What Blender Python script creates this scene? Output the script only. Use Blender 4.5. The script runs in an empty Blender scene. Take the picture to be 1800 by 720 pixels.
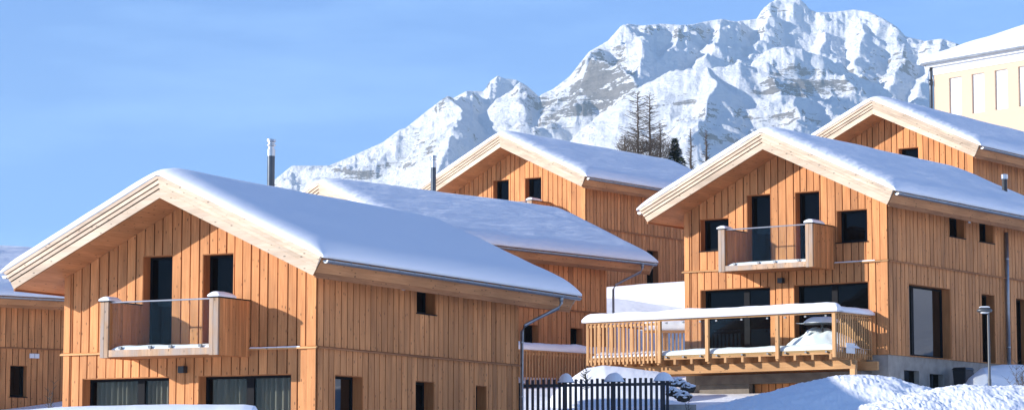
import bpy, bmesh, math, random
import numpy as np
from mathutils import Vector, noise
PI = math.pi
sc = bpy.context.scene
C = sc.collection
F_PX, YH = 4527.755, 861.595           # focal length in photo pixels, horizon row
PITCH = math.atan2(YH - 360, F_PX)

def ray(px, py):
    u = -(py - 360) / F_PX
    return np.array([(px - 900) / F_PX, math.cos(PITCH) - u * math.sin(PITCH), math.sin(PITCH) + u * math.cos(PITCH)])
def at(px, py, Y):
    r = ray(px, py); r = r * (Y / r[1]); return Vector(r)

# ------------------------------------------------------------------ materials
def new_mat(name):
    m = bpy.data.materials.new(name); m.use_nodes = True
    nt = m.node_tree; b = nt.nodes['Principled BSDF']
    return m, nt, b
def N(nt, t, **k):
    n = nt.nodes.new(t)
    for a, v in k.items():
        if a in n.inputs: n.inputs[a].default_value = v
        else: setattr(n, a, v)
    return n
def simple(name, col, rough=.5, metal=0., bump=0., bscale=30., var=0., spec=.5):
    m, nt, b = new_mat(name)
    b.inputs['Base Color'].default_value = (*col, 1); b.inputs['Roughness'].default_value = rough
    b.inputs['Metallic'].default_value = metal; b.inputs['Specular IOR Level'].default_value = spec
    tc = N(nt, 'ShaderNodeTexCoord')
    nz = N(nt, 'ShaderNodeTexNoise', Scale=bscale, Detail=6.)
    nt.links.new(tc.outputs['Object'], nz.inputs['Vector'])
    if var:
        mx = N(nt, 'ShaderNodeMix', data_type='RGBA', blend_type='MULTIPLY')
        mx.inputs[0].default_value = 1
        rp = N(nt, 'ShaderNodeMapRange'); rp.inputs['To Min'].default_value = 1 - var; rp.inputs['To Max'].default_value = 1 + var * .5
        rp.inputs['From Min'].default_value = .3; rp.inputs['From Max'].default_value = .7
        nt.links.new(nz.outputs['Fac'], rp.inputs['Value'])
        mx.inputs[6].default_value = (*col, 1)
        nt.links.new(rp.outputs[0], mx.inputs[7]); nt.links.new(mx.outputs[2], b.inputs['Base Color'])
    if bump:
        bp = N(nt, 'ShaderNodeBump', Strength=bump, Distance=.02)
        nt.links.new(nz.outputs['Fac'], bp.inputs['Height']); nt.links.new(bp.outputs[0], b.inputs['Normal'])
    return m
def wood(name, col, dark, axis='z', rough=.65, knots=True, grey=0., tintamt=.27):
    m, nt, b = new_mat(name); L = nt.links.new
    b.inputs['Roughness'].default_value = rough; b.inputs['Specular IOR Level'].default_value = .25
    tc = N(nt, 'ShaderNodeTexCoord'); at_ = N(nt, 'ShaderNodeAttribute', attribute_name='tint')
    add = N(nt, 'ShaderNodeVectorMath', operation='MULTIPLY_ADD')
    L(at_.outputs['Fac'], add.inputs[0]); add.inputs[1].default_value = (37., 23., 61.); L(tc.outputs['Object'], add.inputs[2])
    def mp(s):
        n = N(nt, 'ShaderNodeMapping'); n.inputs['Scale'].default_value = s if axis == 'z' else ((s[0], s[2], s[1]) if axis == 'y' else (s[2], s[1], s[0]))
        L(add.outputs[0], n.inputs['Vector']); return n
    g = N(nt, 'ShaderNodeTexNoise', Scale=1., Detail=5., Roughness=.6); L(mp((28, 28, 1.3)).outputs[0], g.inputs['Vector'])
    big = N(nt, 'ShaderNodeTexNoise', Scale=1., Detail=3.); L(mp((2.2, 2.2, .5)).outputs[0], big.inputs['Vector'])
    ramp = N(nt, 'ShaderNodeMapRange'); ramp.inputs['From Min'].default_value = .33; ramp.inputs['From Max'].default_value = .67
    L(g.outputs['Fac'], ramp.inputs['Value'])
    mx = N(nt, 'ShaderNodeMix', data_type='RGBA'); mx.inputs[6].default_value = (*dark, 1); mx.inputs[7].default_value = (*col, 1)
    L(ramp.outputs[0], mx.inputs[0])
    # board to board difference
    tv = N(nt, 'ShaderNodeMapRange'); tv.inputs['To Min'].default_value = 1 - tintamt * .6; tv.inputs['To Max'].default_value = 1 + tintamt * .5
    L(at_.outputs['Fac'], tv.inputs['Value'])
    m2 = N(nt, 'ShaderNodeMix', data_type='RGBA', blend_type='MULTIPLY'); m2.inputs[0].default_value = 1
    L(mx.outputs[2], m2.inputs[6]); L(tv.outputs[0], m2.inputs[7])
    bv = N(nt, 'ShaderNodeMapRange'); bv.inputs['From Min'].default_value = .3; bv.inputs['From Max'].default_value = .7
    bv.inputs['To Min'].default_value = .72; bv.inputs['To Max'].default_value = 1.14
    L(big.outputs['Fac'], bv.inputs['Value'])
    m3 = N(nt, 'ShaderNodeMix', data_type='RGBA', blend_type='MULTIPLY'); m3.inputs[0].default_value = 1
    L(m2.outputs[2], m3.inputs[6]); L(bv.outputs[0], m3.inputs[7])
    out = m3
    if grey:
        gn = N(nt, 'ShaderNodeTexNoise', Scale=1., Detail=4.); L(mp((3, 3, 1.1)).outputs[0], gn.inputs['Vector'])
        gr = N(nt, 'ShaderNodeMapRange'); gr.inputs['From Min'].default_value = .42; gr.inputs['From Max'].default_value = .62
        gr.inputs['To Max'].default_value = grey; L(gn.outputs['Fac'], gr.inputs['Value'])
        m4 = N(nt, 'ShaderNodeMix', data_type='RGBA'); L(gr.outputs[0], m4.inputs[0]); L(m3.outputs[2], m4.inputs[6])
        m4.inputs[7].default_value = (.33, .29, .26, 1); out = m4
    if knots:
        v = N(nt, 'ShaderNodeTexVoronoi', Scale=1.); L(mp((8, 8, 3.4)).outputs[0], v.inputs['Vector'])
        kr = N(nt, 'ShaderNodeMapRange'); kr.inputs['From Min'].default_value = .09; kr.inputs['From Max'].default_value = .17
        kr.inputs['To Min'].default_value = .35; kr.inputs['To Max'].default_value = 1; L(v.outputs['Distance'], kr.inputs['Value'])
        m5 = N(nt, 'ShaderNodeMix', data_type='RGBA', blend_type='MULTIPLY'); m5.inputs[0].default_value = 1
        L(out.outputs[2], m5.inputs[6]); L(kr.outputs[0], m5.inputs[7]); out = m5
    L(out.outputs[2], b.inputs['Base Color'])
    bp = N(nt, 'ShaderNodeBump', Strength=.35, Distance=.006); L(g.outputs['Fac'], bp.inputs['Height']); L(bp.outputs[0], b.inputs['Normal'])
    return m
def snow_mat(name, fine=1., coarse=0., stretch=(1, 1, 1)):
    m, nt, b = new_mat(name); L = nt.links.new
    b.inputs['Base Color'].default_value = (.90, .91, .93, 1); b.inputs['Roughness'].default_value = .75
    b.inputs['Specular IOR Level'].default_value = .15
    tc = N(nt, 'ShaderNodeTexCoord')
    mp = N(nt, 'ShaderNodeMapping'); mp.inputs['Scale'].default_value = stretch; L(tc.outputs['Object'], mp.inputs['Vector'])
    n1 = N(nt, 'ShaderNodeTexNoise', Scale=14., Detail=8., Roughness=.65); L(tc.outputs['Object'], n1.inputs['Vector'])
    b1 = N(nt, 'ShaderNodeBump', Strength=.25 * fine, Distance=.02); L(n1.outputs['Fac'], b1.inputs['Height'])
    last = b1
    if coarse:
        n2 = N(nt, 'ShaderNodeTexNoise', Scale=1., Detail=5., Roughness=.55); L(mp.outputs[0], n2.inputs['Vector'])
        b2 = N(nt, 'ShaderNodeBump', Strength=1., Distance=coarse); L(n2.outputs['Fac'], b2.inputs['Height'])
        L(b1.outputs[0], b2.inputs['Normal']); last = b2
    L(last.outputs[0], b.inputs['Normal'])
    return m

M = {}
M['wall'] = wood('larch_cladding', (.70, .31, .115), (.54, .215, .072))
M['gap_shade'] = simple('cladding_gap_shade', (.045, .016, .006), .9, spec=.05)  # near-black tone paints the shade in the gaps between boards
M['soffit'] = wood('soffit_boards', (.60, .29, .125), (.48, .21, .08), axis='y', knots=True)
M['fascia'] = wood('fascia_boards', (.72, .57, .42), (.63, .46, .31), axis='x', knots=True, tintamt=.25)
M['beam'] = wood('eave_board', (.46, .20, .08), (.33, .13, .045), axis='y', tintamt=.3)
M['post'] = wood('weathered_post', (.55, .36, .22), (.42, .25, .14), grey=.7)
M['terr'] = wood('terrace_timber', (.66, .38, .17), (.52, .26, .10), tintamt=.3)
M['terr_x'] = wood('terrace_timber_long', (.64, .36, .155), (.50, .25, .095), axis='x', tintamt=.3)
M['jamb'] = wood('window_lining', (.58, .24, .085), (.46, .17, .055), knots=False)
M['frame'] = simple('anthracite_frame', (.010, .010, .012), .6, spec=.08)
M['metal'] = simple('zinc_gutter', (.33, .35, .37), .38, .85, var=.15, bscale=6)
M['steel'] = simple('flue_steel', (.09, .10, .115), .35, .9, var=.2, bscale=4)
M['steel_l'] = simple('flue_steel_light', (.50, .51, .52), .3, .9)
M['lightbox'] = simple('white_plastic', (.75, .76, .76), .4)
M['blackbox'] = simple('black_plastic', (.02, .02, .022), .4)
M['concrete'] = simple('concrete', (.37, .33, .28), .85, bump=.3, bscale=3., var=.25)
M['snow'] = snow_mat('snow', 1.)
M['snow_roof'] = snow_mat('roof_snow', .4, .10, (2.6, .7, 1))
M['snow_smooth'] = snow_mat('smooth_roof_snow', .35, .012, (3.2, .7, 1))
M['snow_ground'] = snow_mat('ground_snow', 1.2, .12, (.8, .8, .8))
M['snow_lump'] = snow_mat('lumpy_snow', 1.2, .05, (3., 3., 3.))
M['fence'] = wood('dark_stained_wood', (.06, .06, .07), (.038, .038, .046), knots=False, tintamt=.4)
M['curtain'] = simple('curtain_cloth', (.20, .18, .14), .8)
M['render'] = simple('cream_render', (.60, .44, .31), .85, bump=.08, bscale=20, var=.03)
M['white'] = simple('white_paint', (.80, .80, .79), .5)
M['bark'] = simple('bark', (.10, .075, .055), .9, var=.3)
M['rock'] = simple('dark_rock', (.055, .045, .035), .9, bump=.6, bscale=8, var=.5)
M['needle'] = simple('spruce_needles', (.035, .055, .028), .8, var=.4, bscale=3)
M['lamp_metal'] = simple('lamp_paint', (.10, .105, .11), .4, .4)

def glass_dark(name='dark_window_glass', ior=1.2):
    m, nt, b = new_mat(name)
    b.inputs['Base Color'].default_value = (.0012, .0012, .0018, 1); b.inputs['Roughness'].default_value = .03
    b.inputs['Specular IOR Level'].default_value = .5; b.inputs['IOR'].default_value = ior
    tc = N(nt, 'ShaderNodeTexCoord'); nz = N(nt, 'ShaderNodeTexNoise', Scale=1.2, Detail=1.)
    nt.links.new(tc.outputs['Object'], nz.inputs['Vector'])
    bp = N(nt, 'ShaderNodeBump', Strength=.12, Distance=.02); nt.links.new(nz.outputs['Fac'], bp.inputs['Height']); nt.links.new(bp.outputs[0], b.inputs['Normal'])
    return m
def glass_clear(name, tint, refl=1.5):
    m, nt, b = new_mat(name); nt.nodes.remove(b); L = nt.links.new
    o = nt.nodes['Material Output']
    tr = N(nt, 'ShaderNodeBsdfTransparent'); tr.inputs[0].default_value = (*tint, 1)
    gl = N(nt, 'ShaderNodeBsdfGlossy', Roughness=.02)
    lw = N(nt, 'ShaderNodeLayerWeight', Blend=.5); pw = N(nt, 'ShaderNodeMath', operation='POWER'); pw.inputs[1].default_value = 5; L(lw.outputs['Facing'], pw.inputs[0])
    ma = N(nt, 'ShaderNodeMath', operation='MULTIPLY_ADD'); ma.inputs[1].default_value = .6; ma.inputs[2].default_value = .012; L(pw.outputs[0], ma.inputs[0])
    fr = ma; mx = N(nt, 'ShaderNodeMixShader')
    L(fr.outputs[0], mx.inputs[0]); L(tr.outputs[0], mx.inputs[1]); L(gl.outputs[0], mx.inputs[2]); L(mx.outputs[0], o.inputs[0])
    return m
M['pane'] = glass_dark()
M['pane_bright'] = glass_dark('reflecting_window_glass', 1.75)
M['clear'] = glass_clear('clear_window_glass', (.86, .88, .87))
M['bal_glass'] = glass_clear('balustrade_glass', (.935, .965, .955))

# ------------------------------------------------------------------ mesh helpers
class MB:
    def __init__(s): s.v = []; s.f = []; s.t = []
    def add(s, vs, fs, t=None):
        if t is None: t = random.random()
        k = len(s.v); s.v += [tuple(v) for v in vs]
        for f in fs: s.f.append(tuple(i + k for i in f)); s.t.append(t)
    def box(s, x0, x1, y0, y1, z0, z1, t=None):
        s.add([(x0, y0, z0), (x1, y0, z0), (x1, y1, z0), (x0, y1, z0), (x0, y0, z1), (x1, y0, z1), (x1, y1, z1), (x0, y1, z1)],
              [(0, 3, 2, 1), (4, 5, 6, 7), (0, 1, 5, 4), (1, 2, 6, 5), (2, 3, 7, 6), (3, 0, 4, 7)], t)
    def prism(s, quad0, quad1, t=None):
        n = len(quad0)
        s.add(list(quad0) + list(quad1), [tuple(range(n))[::-1], tuple(range(n, 2 * n))] + [(i, (i + 1) % n, n + (i + 1) % n, n + i) for i in range(n)], t)
    def tube(s, pts, rad, n=8, t=None, cap=True):
        pts = [Vector(p) for p in pts]
        if not hasattr(rad, '__len__'): rad = [rad] * len(pts)
        vs = []; fs = []
        for i, p in enumerate(pts):
            d = (pts[min(i + 1, len(pts) - 1)] - pts[max(i - 1, 0)]).normalized()
            a = Vector((0, 0, 1)) if abs(d.z) < .9 else Vector((1, 0, 0))
            e1 = d.cross(a).normalized(); e2 = d.cross(e1)
            for k in range(n):
                an = 2 * PI * k / n; vs.append(p + (e1 * math.cos(an) + e2 * math.sin(an)) * rad[i])
        for i in range(len(pts) - 1):
            for k in range(n):
                fs.append((i * n + k, i * n + (k + 1) % n, (i + 1) * n + (k + 1) % n, (i + 1) * n + k))
        if cap: fs.append(tuple(range(n))[::-1]); fs.append(tuple((len(pts) - 1) * n + k for k in range(n)))
        s.add(vs, fs, t)
    def build(s, name, mat, parent=None, smooth=False, bevel=0, normals=True):
        me = bpy.data.meshes.new(name); me.from_pydata(s.v, [], s.f)
        a = me.attributes.new('tint', 'FLOAT', 'FACE'); a.data.foreach_set('value', s.t)
        me.materials.append(M[mat] if isinstance(mat, str) else mat)
        if normals:
            bm = bmesh.new(); bm.from_mesh(me); bmesh.ops.recalc_face_normals(bm, faces=bm.faces); bm.to_mesh(me); bm.free()
        if smooth: me.polygons.foreach_set('use_smooth', [True] * len(me.polygons))
        o = bpy.data.objects.new(name, me); C.objects.link(o); o.parent = parent
        if bevel:
            b = o.modifiers.new('bevel', 'BEVEL'); b.width = bevel; b.segments = 2; b.limit_method = 'ANGLE'
        return o
def tag(o, label=None, cat=None, group=None, kind=None):
    for k, v in (('label', label), ('category', cat), ('group', group), ('kind', kind)):
        if v: o[k] = v
    return o
def empty(name, loc, rz=0, **k):
    o = bpy.data.objects.new(name, None); C.objects.link(o); o.location = loc; o.rotation_euler = (0, 0, rz)
    return tag(o, **k)
def grid_mesh(name, P, mat, parent=None, smooth=True, closed_to=None):
    """P: array (n, m, 3) -> sheet"""
    n, m, _ = P.shape
    idx = np.arange(n * m).reshape(n, m)
    q = np.stack([idx[:-1, :-1], idx[1:, :-1], idx[1:, 1:], idx[:-1, 1:]], -1).reshape(-1, 4)
    me = bpy.data.meshes.new(name)
    me.vertices.add(n * m); me.vertices.foreach_set('co', P.reshape(-1).astype(np.float32))
    me.loops.add(q.size); me.loops.foreach_set('vertex_index', q.reshape(-1).astype(np.int32))
    me.polygons.add(len(q)); me.polygons.foreach_set('loop_start', np.arange(0, q.size, 4, dtype=np.int32))
    me.polygons.foreach_set('loop_total', np.full(len(q), 4, dtype=np.int32))
    me.update(calc_edges=True); me.validate()
    if smooth: me.polygons.foreach_set('use_smooth', [True] * len(me.polygons))
    me.materials.append(M[mat] if isinstance(mat, str) else mat)
    o = bpy.data.objects.new(name, me); C.objects.link(o); o.parent = parent
    return o

def snow_pad(name, parent, x0, x1, y0, y1, z0, T, R=None, seed=0, nx=None, ny=None, zf=None, amp=.02, mat='snow', bulge=.03):
    """rounded slab of snow lying on a flat top (or on zf(x, y))"""
    R = R or min(x1 - x0, y1 - y0) * .5
    nx = nx or max(6, min(80, int((x1 - x0) / .08))); ny = ny or max(6, min(80, int((y1 - y0) / .08)))
    def cosp(n): u = np.linspace(0, 1, n + 1); return .5 - .5 * np.cos(PI * u)
    tx = cosp(nx) if (x1 - x0) < 2 else np.interp(np.linspace(0, 1, nx + 1), [0, .2, .8, 1], [0, .2, .8, 1])
    ty = cosp(ny) if (y1 - y0) < 2 else np.linspace(0, 1, ny + 1)
    def ends(t, w):
        k = np.array([0, .02, .06, .13, .25, .45, .7, 1.]) * R / w
        mid = t[(t > k[-1]) & (t < 1 - k[-1])]
        return np.unique(np.concatenate([k[k <= .5], mid, 1 - k[k <= .5]]))
    tx = ends(tx, x1 - x0); ty = ends(ty, y1 - y0)
    P = []
    X = x0 + (x1 - x0) * tx; Y = y0 + (y1 - y0) * ty
    def prof(e): e = min(max(e / R, 0), 1); return (1 - (1 - e) ** 2.2) ** .5
    top = np.zeros((len(X), len(Y), 3)); bot = np.zeros_like(top)
    for i, x in enumerate(X):
        for j, y in enumerate(Y):
            h = prof(min(x - x0, x1 - x)) * prof(min(y - y0, y1 - y))
            b = zf(x, y) if zf else z0
            n = noise.noise(Vector((x * 1.1 + seed, y * 1.1, seed * 3.3)))
            n2 = noise.noise(Vector((x * 4 + seed, y * 4, seed * 1.7)))
            top[i, j] = (x, y, b + T * (.3 + .7 * h) * (1 + .18 * n) + amp * n2)
            bot[i, j] = (x, y, b + .002)
    # close the rim: sheets meet through side strips
    mb = MB(); nX, nY = len(X), len(Y)
    vs = [tuple(p) for p in top.reshape(-1, 3)] + [tuple(p) for p in bot.reshape(-1, 3)]
    fs = []; o = nX * nY
    I = lambda i, j: i * nY + j
    for i in range(nX - 1):
        for j in range(nY - 1):
            fs.append((I(i, j), I(i + 1, j), I(i + 1, j + 1), I(i, j + 1))); fs.append((o + I(i, j), o + I(i, j + 1), o + I(i + 1, j + 1), o + I(i + 1, j)))
    for i in range(nX - 1):
        fs.append((I(i + 1, 0), I(i, 0), o + I(i, 0), o + I(i + 1, 0))); fs.append((I(i, nY - 1), I(i + 1, nY - 1), o + I(i + 1, nY - 1), o + I(i, nY - 1)))
    for j in range(nY - 1):
        fs.append((I(0, j), I(0, j + 1), o + I(0, j + 1), o + I(0, j))); fs.append((I(nX - 1, j + 1), I(nX - 1, j), o + I(nX - 1, j), o + I(nX - 1, j + 1)))
    mb.add(vs, fs, .5)
    return mb.build(name, mat, parent, smooth=True)

# ------------------------------------------------------------------ chalet
W, SL, OF, OS, ZT, FH, LEN, OB = 8., .4673, 1.275, .74, 2.029, .595, 11.16, 1.94
def zsof(x): return ZT + SL * (4 - abs(x + 4))
FRONT = lambda a, z, o: (a, -o, z)
SIDE = lambda a, z, o: (o, a, z)
LEFT = lambda a, z, o: (-W - o, a, z)
BACK = lambda a, z, o: (a, LEN + o, z)

def cladding(mb, back, mp, a0, a1, z0, z1, ops, seed):
    """boards over boards, z1 may be a function; openings cut out"""
    rnd = random.Random(seed)
    def emit(m, p, q, o0, o1, t):
        cuts = sorted({p, q} | {c for w in ops for c in (w[0], w[1]) if p < c < q} | ({-4.} if callable(z1) and p < -4 < q else set()))
        for s, e in zip(cuts[:-1], cuts[1:]):
            if e - s < .004: continue
            mid = (s + e) / 2; iv = [(z0, None)]
            for w in sorted((w for w in ops if w[0] < mid < w[1] and w[3] > z0), key=lambda w: w[2]):
                lo, hi = iv.pop()
                if w[2] > lo: iv.append((lo, w[2]))
                iv.append((w[3], None))
            for lo, hi in iv:
                zs = z1(s) if callable(z1) else z1; ze = z1(e) if callable(z1) else z1
                if hi is not None: zs, ze = min(zs, hi), min(ze, hi)
                if min(zs, ze) <= lo + .003: continue
                m.prism([mp(s, lo, o0), mp(e, lo, o0), mp(e, ze, o0), mp(s, zs, o0)], [mp(s, lo, o1), mp(e, lo, o1), mp(e, ze, o1), mp(s, zs, o1)], t)
    p = a0; over = True
    while p < a1 - .005:
        w = rnd.choice((.22, .235, .25, .265, .28))
        q = min(p + w, a1); t = rnd.random()
        if a1 - q < .1: q = a1
        emit(mb, p, q, 0., .042 + rnd.random() * .012, t)
        p = q + rnd.choice((.032, .037, .042))
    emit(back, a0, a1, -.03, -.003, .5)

def opening(root, mp, a0, a1, z0, z1, kind='window', mull=(), depth=.30, curtain=False, sill=True, name=None, glass='pane'):
    nm = name or kind
    w = MB(); F = .065
    def rect(m, a, b, c, d, o0, o1):
        if b - a > .002 and d - c > .002:
            m.prism([mp(a, c, o0), mp(b, c, o0), mp(b, d, o0), mp(a, d, o0)], [mp(a, c, o1), mp(b, c, o1), mp(b, d, o1), mp(a, d, o1)])
    # frame
    fr = MB()
    rect(w, a0 + .02, a0 + .02 + F, z0 + .02, z1 - .02, -depth - .05, -depth + .03)
    rect(w, a1 - .02 - F, a1 - .02, z0 + .02, z1 - .02, -depth - .05, -depth + .03)
    rect(w, a0 + .02 + F, a1 - .02 - F, z0 + .02, z0 + .02 + F, -depth - .05, -depth + .03)
    rect(w, a0 + .02 + F, a1 - .02 - F, z1 - .02 - F, z1 - .02, -depth - .05, -depth + .03)
    root_w = w.build(nm, 'frame', root)
    mull = sorted(mull)
    for mm, hw in mull:
        m_ = MB(); rect(m_, mm - hw, mm + hw, z0 + .02 + F, z1 - .02 - F, -depth - .05, -depth + .028); m_.build('mullion', 'frame', root_w)
    ed = [a0 + .02 + F] + [x for mm, hw in mull for x in (mm - hw, mm + hw)] + [a1 - .02 - F]
    for s, e in zip(ed[::2], ed[1::2]):
        g = MB(); rect(g, s, e, z0 + .02 + F, z1 - .02 - F, -depth - .02, -depth - .005); g.build('pane', 'clear' if curtain else glass, root_w)
    j = MB(); T = .02
    rect(j, a0, a0 + T, z0, z1, -depth - .05, .03); rect(j, a1 - T, a1, z0, z1, -depth - .05, .03)
    rect(j, a0 + T, a1 - T, z1 - T, z1, -depth - .05, .03)
    j.build('lining', 'jamb', root_w)
    if sill:
        k = MB(); rect(k, a0 - .03, a1 + .03, z0 - .03, z0 - .002, -depth + .03, .085); k.build('sill', 'frame', root_w)
    if curtain:
        for s, e in zip(ed[::2], ed[1::2]):
            c = MB(); n = int((e - s) / .03); vs = []; fs = []
            for i in range(n + 1):
                a = s - .02 + (e - s + .04) * i / n; o = -depth - .22 + .08 * math.sin(a * 38 + 1.5 * math.sin(a * 7)) + .02 * math.sin(a * 91)
                vs += [mp(a, z0, o), mp(a, z1, o)]
            for i in range(n): fs.append((2 * i, 2 * i + 2, 2 * i + 3, 2 * i + 1))
            c.add(vs, fs, .5); c.build('curtain', 'curtain', root_w, smooth=True, normals=False)
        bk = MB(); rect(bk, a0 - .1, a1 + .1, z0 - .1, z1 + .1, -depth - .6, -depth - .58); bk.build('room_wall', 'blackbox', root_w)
    return root_w

def roof(root, seed, snow_T=.36, strip=True, chim=()):
    r = MB()
    DL, DH = 4 + OS, 4 + OS + .28
    y0, y1 = -OF, LEN + OB
    def sec(y):
        z = lambda d: ZT + SL * (4 - d)
        return [(-4, y, z(0)), (-4 + DL, y, z(DL)), (-4 + DH, y, z(DH) + FH), (-4, y, z(0) + FH), (-4 - DH, y, z(DH) + FH), (-4 - DL, y, z(DL))]
    # two slabs so that every face is convex
    for s in (1, -1):
        def slab(y):
            z = lambda d: ZT + SL * (4 - d)
            return [(-4, y, z(0)), (-4 + s * DL, y, z(DL)), (-4 + s * DH, y, z(DH) + FH), (-4, y, z(0) + FH)]
        r.prism(slab(y0), slab(y1), .3 + .4 * (s > 0))
    ro = r.build('roof', 'soffit', root)
    # stepped gable boards
    lev = [(0, .222), (.252, .343), (.373, .465), (.495, .592)]
    for s in (1, -1):
        if s > 0: lev = [(0, .238), (.246, .357), (.365, .474), (.482, .592)]
        else: lev = [(0, .222), (.252, .343), (.373, .465), (.495, .592)]
        for yy, dr in ((y0, -1), (y1, 1)):
            z = lambda d: ZT + SL * (4 - d)
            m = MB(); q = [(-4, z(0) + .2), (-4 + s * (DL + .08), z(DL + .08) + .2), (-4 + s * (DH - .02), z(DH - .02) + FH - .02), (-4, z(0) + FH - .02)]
            m.prism([(x, yy + dr * .0015, zz) for x, zz in q], [(x, yy + dr * (.012 if s > 0 else .045), zz) for x, zz in q]); m.build('fascia_gap_shade', 'gap_shade', ro)  # dark strip added to draw shadow lines between the gable boards
        for i, (b, t) in enumerate(lev):
            for yy, dr in ((y0, -1), (y1, 1)):
                m = MB(); st = .055 + .03 * i
                ex = .15
                dl = DL + .28 * b / FH; dh = DL + .28 * t / FH
                z = lambda d: ZT + SL * (4 - d)
                q = [(-4, z(0) + b), (-4 + s * dl, z(dl) + b), (-4 + s * dh, z(dh) + t), (-4, z(0) + t)]
                m.prism([(x, yy + dr * (.002 if b < .1 and t < .2 else .048), zz) for x, zz in q], [(x, yy + dr * st, zz) for x, zz in q])
                m.build('fascia_board', 'fascia', ro)
    # eave boards and gutters
    for s in (1, -1):
        xe = -4 + s * DL
        m = MB(); m.box(min(xe + s * .004, xe + s * .05), max(xe + s * .004, xe + s * .05), y0 + .01, y1 - .01, 1.63, 1.99); m.build('eave_board', 'beam', ro)
        g = MB(); gx = -4 + s * (DH + .075); gz = 2.06
        n = 8; vs = []; fs = []
        for yy in (y0 - .02, y1 + .02):
            for rr in (.085, .075):
                for k in range(n + 1):
                    an = PI + PI * k / n; vs.append((gx + rr * math.cos(an), yy, gz + rr * math.sin(an)))
        q = n + 1
        for k in range(n):
            fs += [(k, k + 1, 2 * q + k + 1, 2 * q + k), (q + k, q + k + 1, 3 * q + k + 1, 3 * q + k), (k, k + 1, q + k + 1, q + k), (2 * q + k, 2 * q + k + 1, 3 * q + k + 1, 3 * q + k)]
            fs += [] if k else [(0, q, 3 * q, 2 * q), (n, q + n, 3 * q + n, 2 * q + n)]
        # end caps
        fs += [tuple(range(q)), tuple(range(2 * q, 3 * q))]
        g.add(vs, fs, .5); gg = g.build('gutter', 'metal', ro, smooth=False)
        b = MB()
        for k in range(18):
            yy = y0 + .3 + k * (y1 - y0 - .6) / 17
            b.tube([(gx - s * .08, yy, gz + .02), (gx + s * .088, yy, gz + .012), (gx + s * .094, yy, gz - .03)], .009, 5)
        b.build('gutter_bracket', 'metal', gg)
    # snow blanket
    ov = .10
    D = DH + ov; ys = y0 - .16; ye = y1 + .14; T = snow_T
    kx = np.array([0, .01, .04, .09, .17, .28, .42, .6, .8]); xs = np.concatenate([-D + kx, np.linspace(-D + 1.0, -.5, 26), np.linspace(-.4, .4, 9), np.linspace(.5, D - 1.0, 26), (D - kx)[::-1]])
    yy_ = np.concatenate([ys + kx, np.linspace(ys + 1.0, ye - 1.0, 96), (ye - kx)[::-1]])
    def prof(e, R, p=2.2): e = min(max(e / R, 0), 1); return (1 - (1 - e) ** p) ** (1 / 2.)
    top = np.zeros((len(xs), len(yy_), 3)); bot = np.zeros_like(top)
    for i, x in enumerate(xs):
        dd = math.sqrt(x * x + .30 ** 2) - .06 if abs(x) < 2 else abs(x)
        if abs(x) >= .8: dd = abs(x)
        else: dd = abs(x) + (math.sqrt(x * x + .05) - abs(x)) * (1 - (abs(x) / .8)) 
        rz = ZT + 4 * SL + FH - SL * dd; rb = ZT + 4 * SL + FH - SL * abs(x)
        if abs(x) > DH: rb += .0
        for j, y in enumerate(yy_):
            h = prof(D - abs(x), .55) * prof(min(y - ys, ye - y), .95 if y < 5 else .8)
            n = noise.noise(Vector((x * .45 + seed, y * .28, seed))) ; n2 = noise.noise(Vector((x * 1.3 + seed * 2, y * .55, 7.)))
            n3 = noise.noise(Vector((x * 3. + seed * 2, y * 1.4, 3.)))
            top[i, j] = (-4 + x, y, rz + T * (.20 + .80 * h) + (.03 * n + .016 * n2 + .006 * n3) * h)
            bot[i, j] = (-4 + x, y, rb + .003)
    mb = MB(); nX, nY = len(xs), len(yy_); o = nX * nY
    vs = [tuple(p) for p in top.reshape(-1, 3)] + [tuple(p) for p in bot.reshape(-1, 3)]
    I = lambda i, j: i * nY + j; fs = []
    for i in range(nX - 1):
        for j in range(nY - 1):
            fs.append((I(i, j), I(i + 1, j), I(i + 1, j + 1), I(i, j + 1))); fs.append((o + I(i, j), o + I(i, j + 1), o + I(i + 1, j + 1), o + I(i + 1, j)))
        fs.append((I(i + 1, 0), I(i, 0), o + I(i, 0), o + I(i + 1, 0))); fs.append((I(i, nY - 1), I(i + 1, nY - 1), o + I(i + 1, nY - 1), o + I(i, nY - 1)))
    for j in range(nY - 1):
        fs.append((I(0, j), I(0, j + 1), o + I(0, j + 1), o + I(0, j))); fs.append((I(nX - 1, j + 1), I(nX - 1, j), o + I(nX - 1, j), o + I(nX - 1, j + 1)))
    mb.add(vs, fs, .5); mb.build('snow_cover', 'snow_roof' if seed != 3 else 'snow_smooth', ro, smooth=True)
    return ro

def flue(root, x, y, z0, z1, r=.11):
    m = MB(); m.tube([(x, y, z0), (x, y, z1 - .50)], r, 16); c = m.build('flue_pipe', 'steel', root, smooth=False)
    m = MB(); m.tube([(x, y, z1 - .50), (x, y, z1 - .30)], [r * 1.05, r * 1.08], 16); m.build('joint_collar', 'steel_l', c)
    m = MB(); m.tube([(x, y, z1 - .30), (x, y, z1 - .22), (x, y, z1 - .2), (x, y, z1 - .17), (x, y, z1 - .15), (x, y, z1 - .1), (x, y, z1 - .08), (x, y, z1 - .02), (x, y, z1)],
                     [r * .8, r * .8, r * 1.2, r * 1.2, r * .85, r * .85, r * 1.25, r * 1.2, r * .4], 16); m.build('cowl', 'steel_l', c)
    return c

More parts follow.
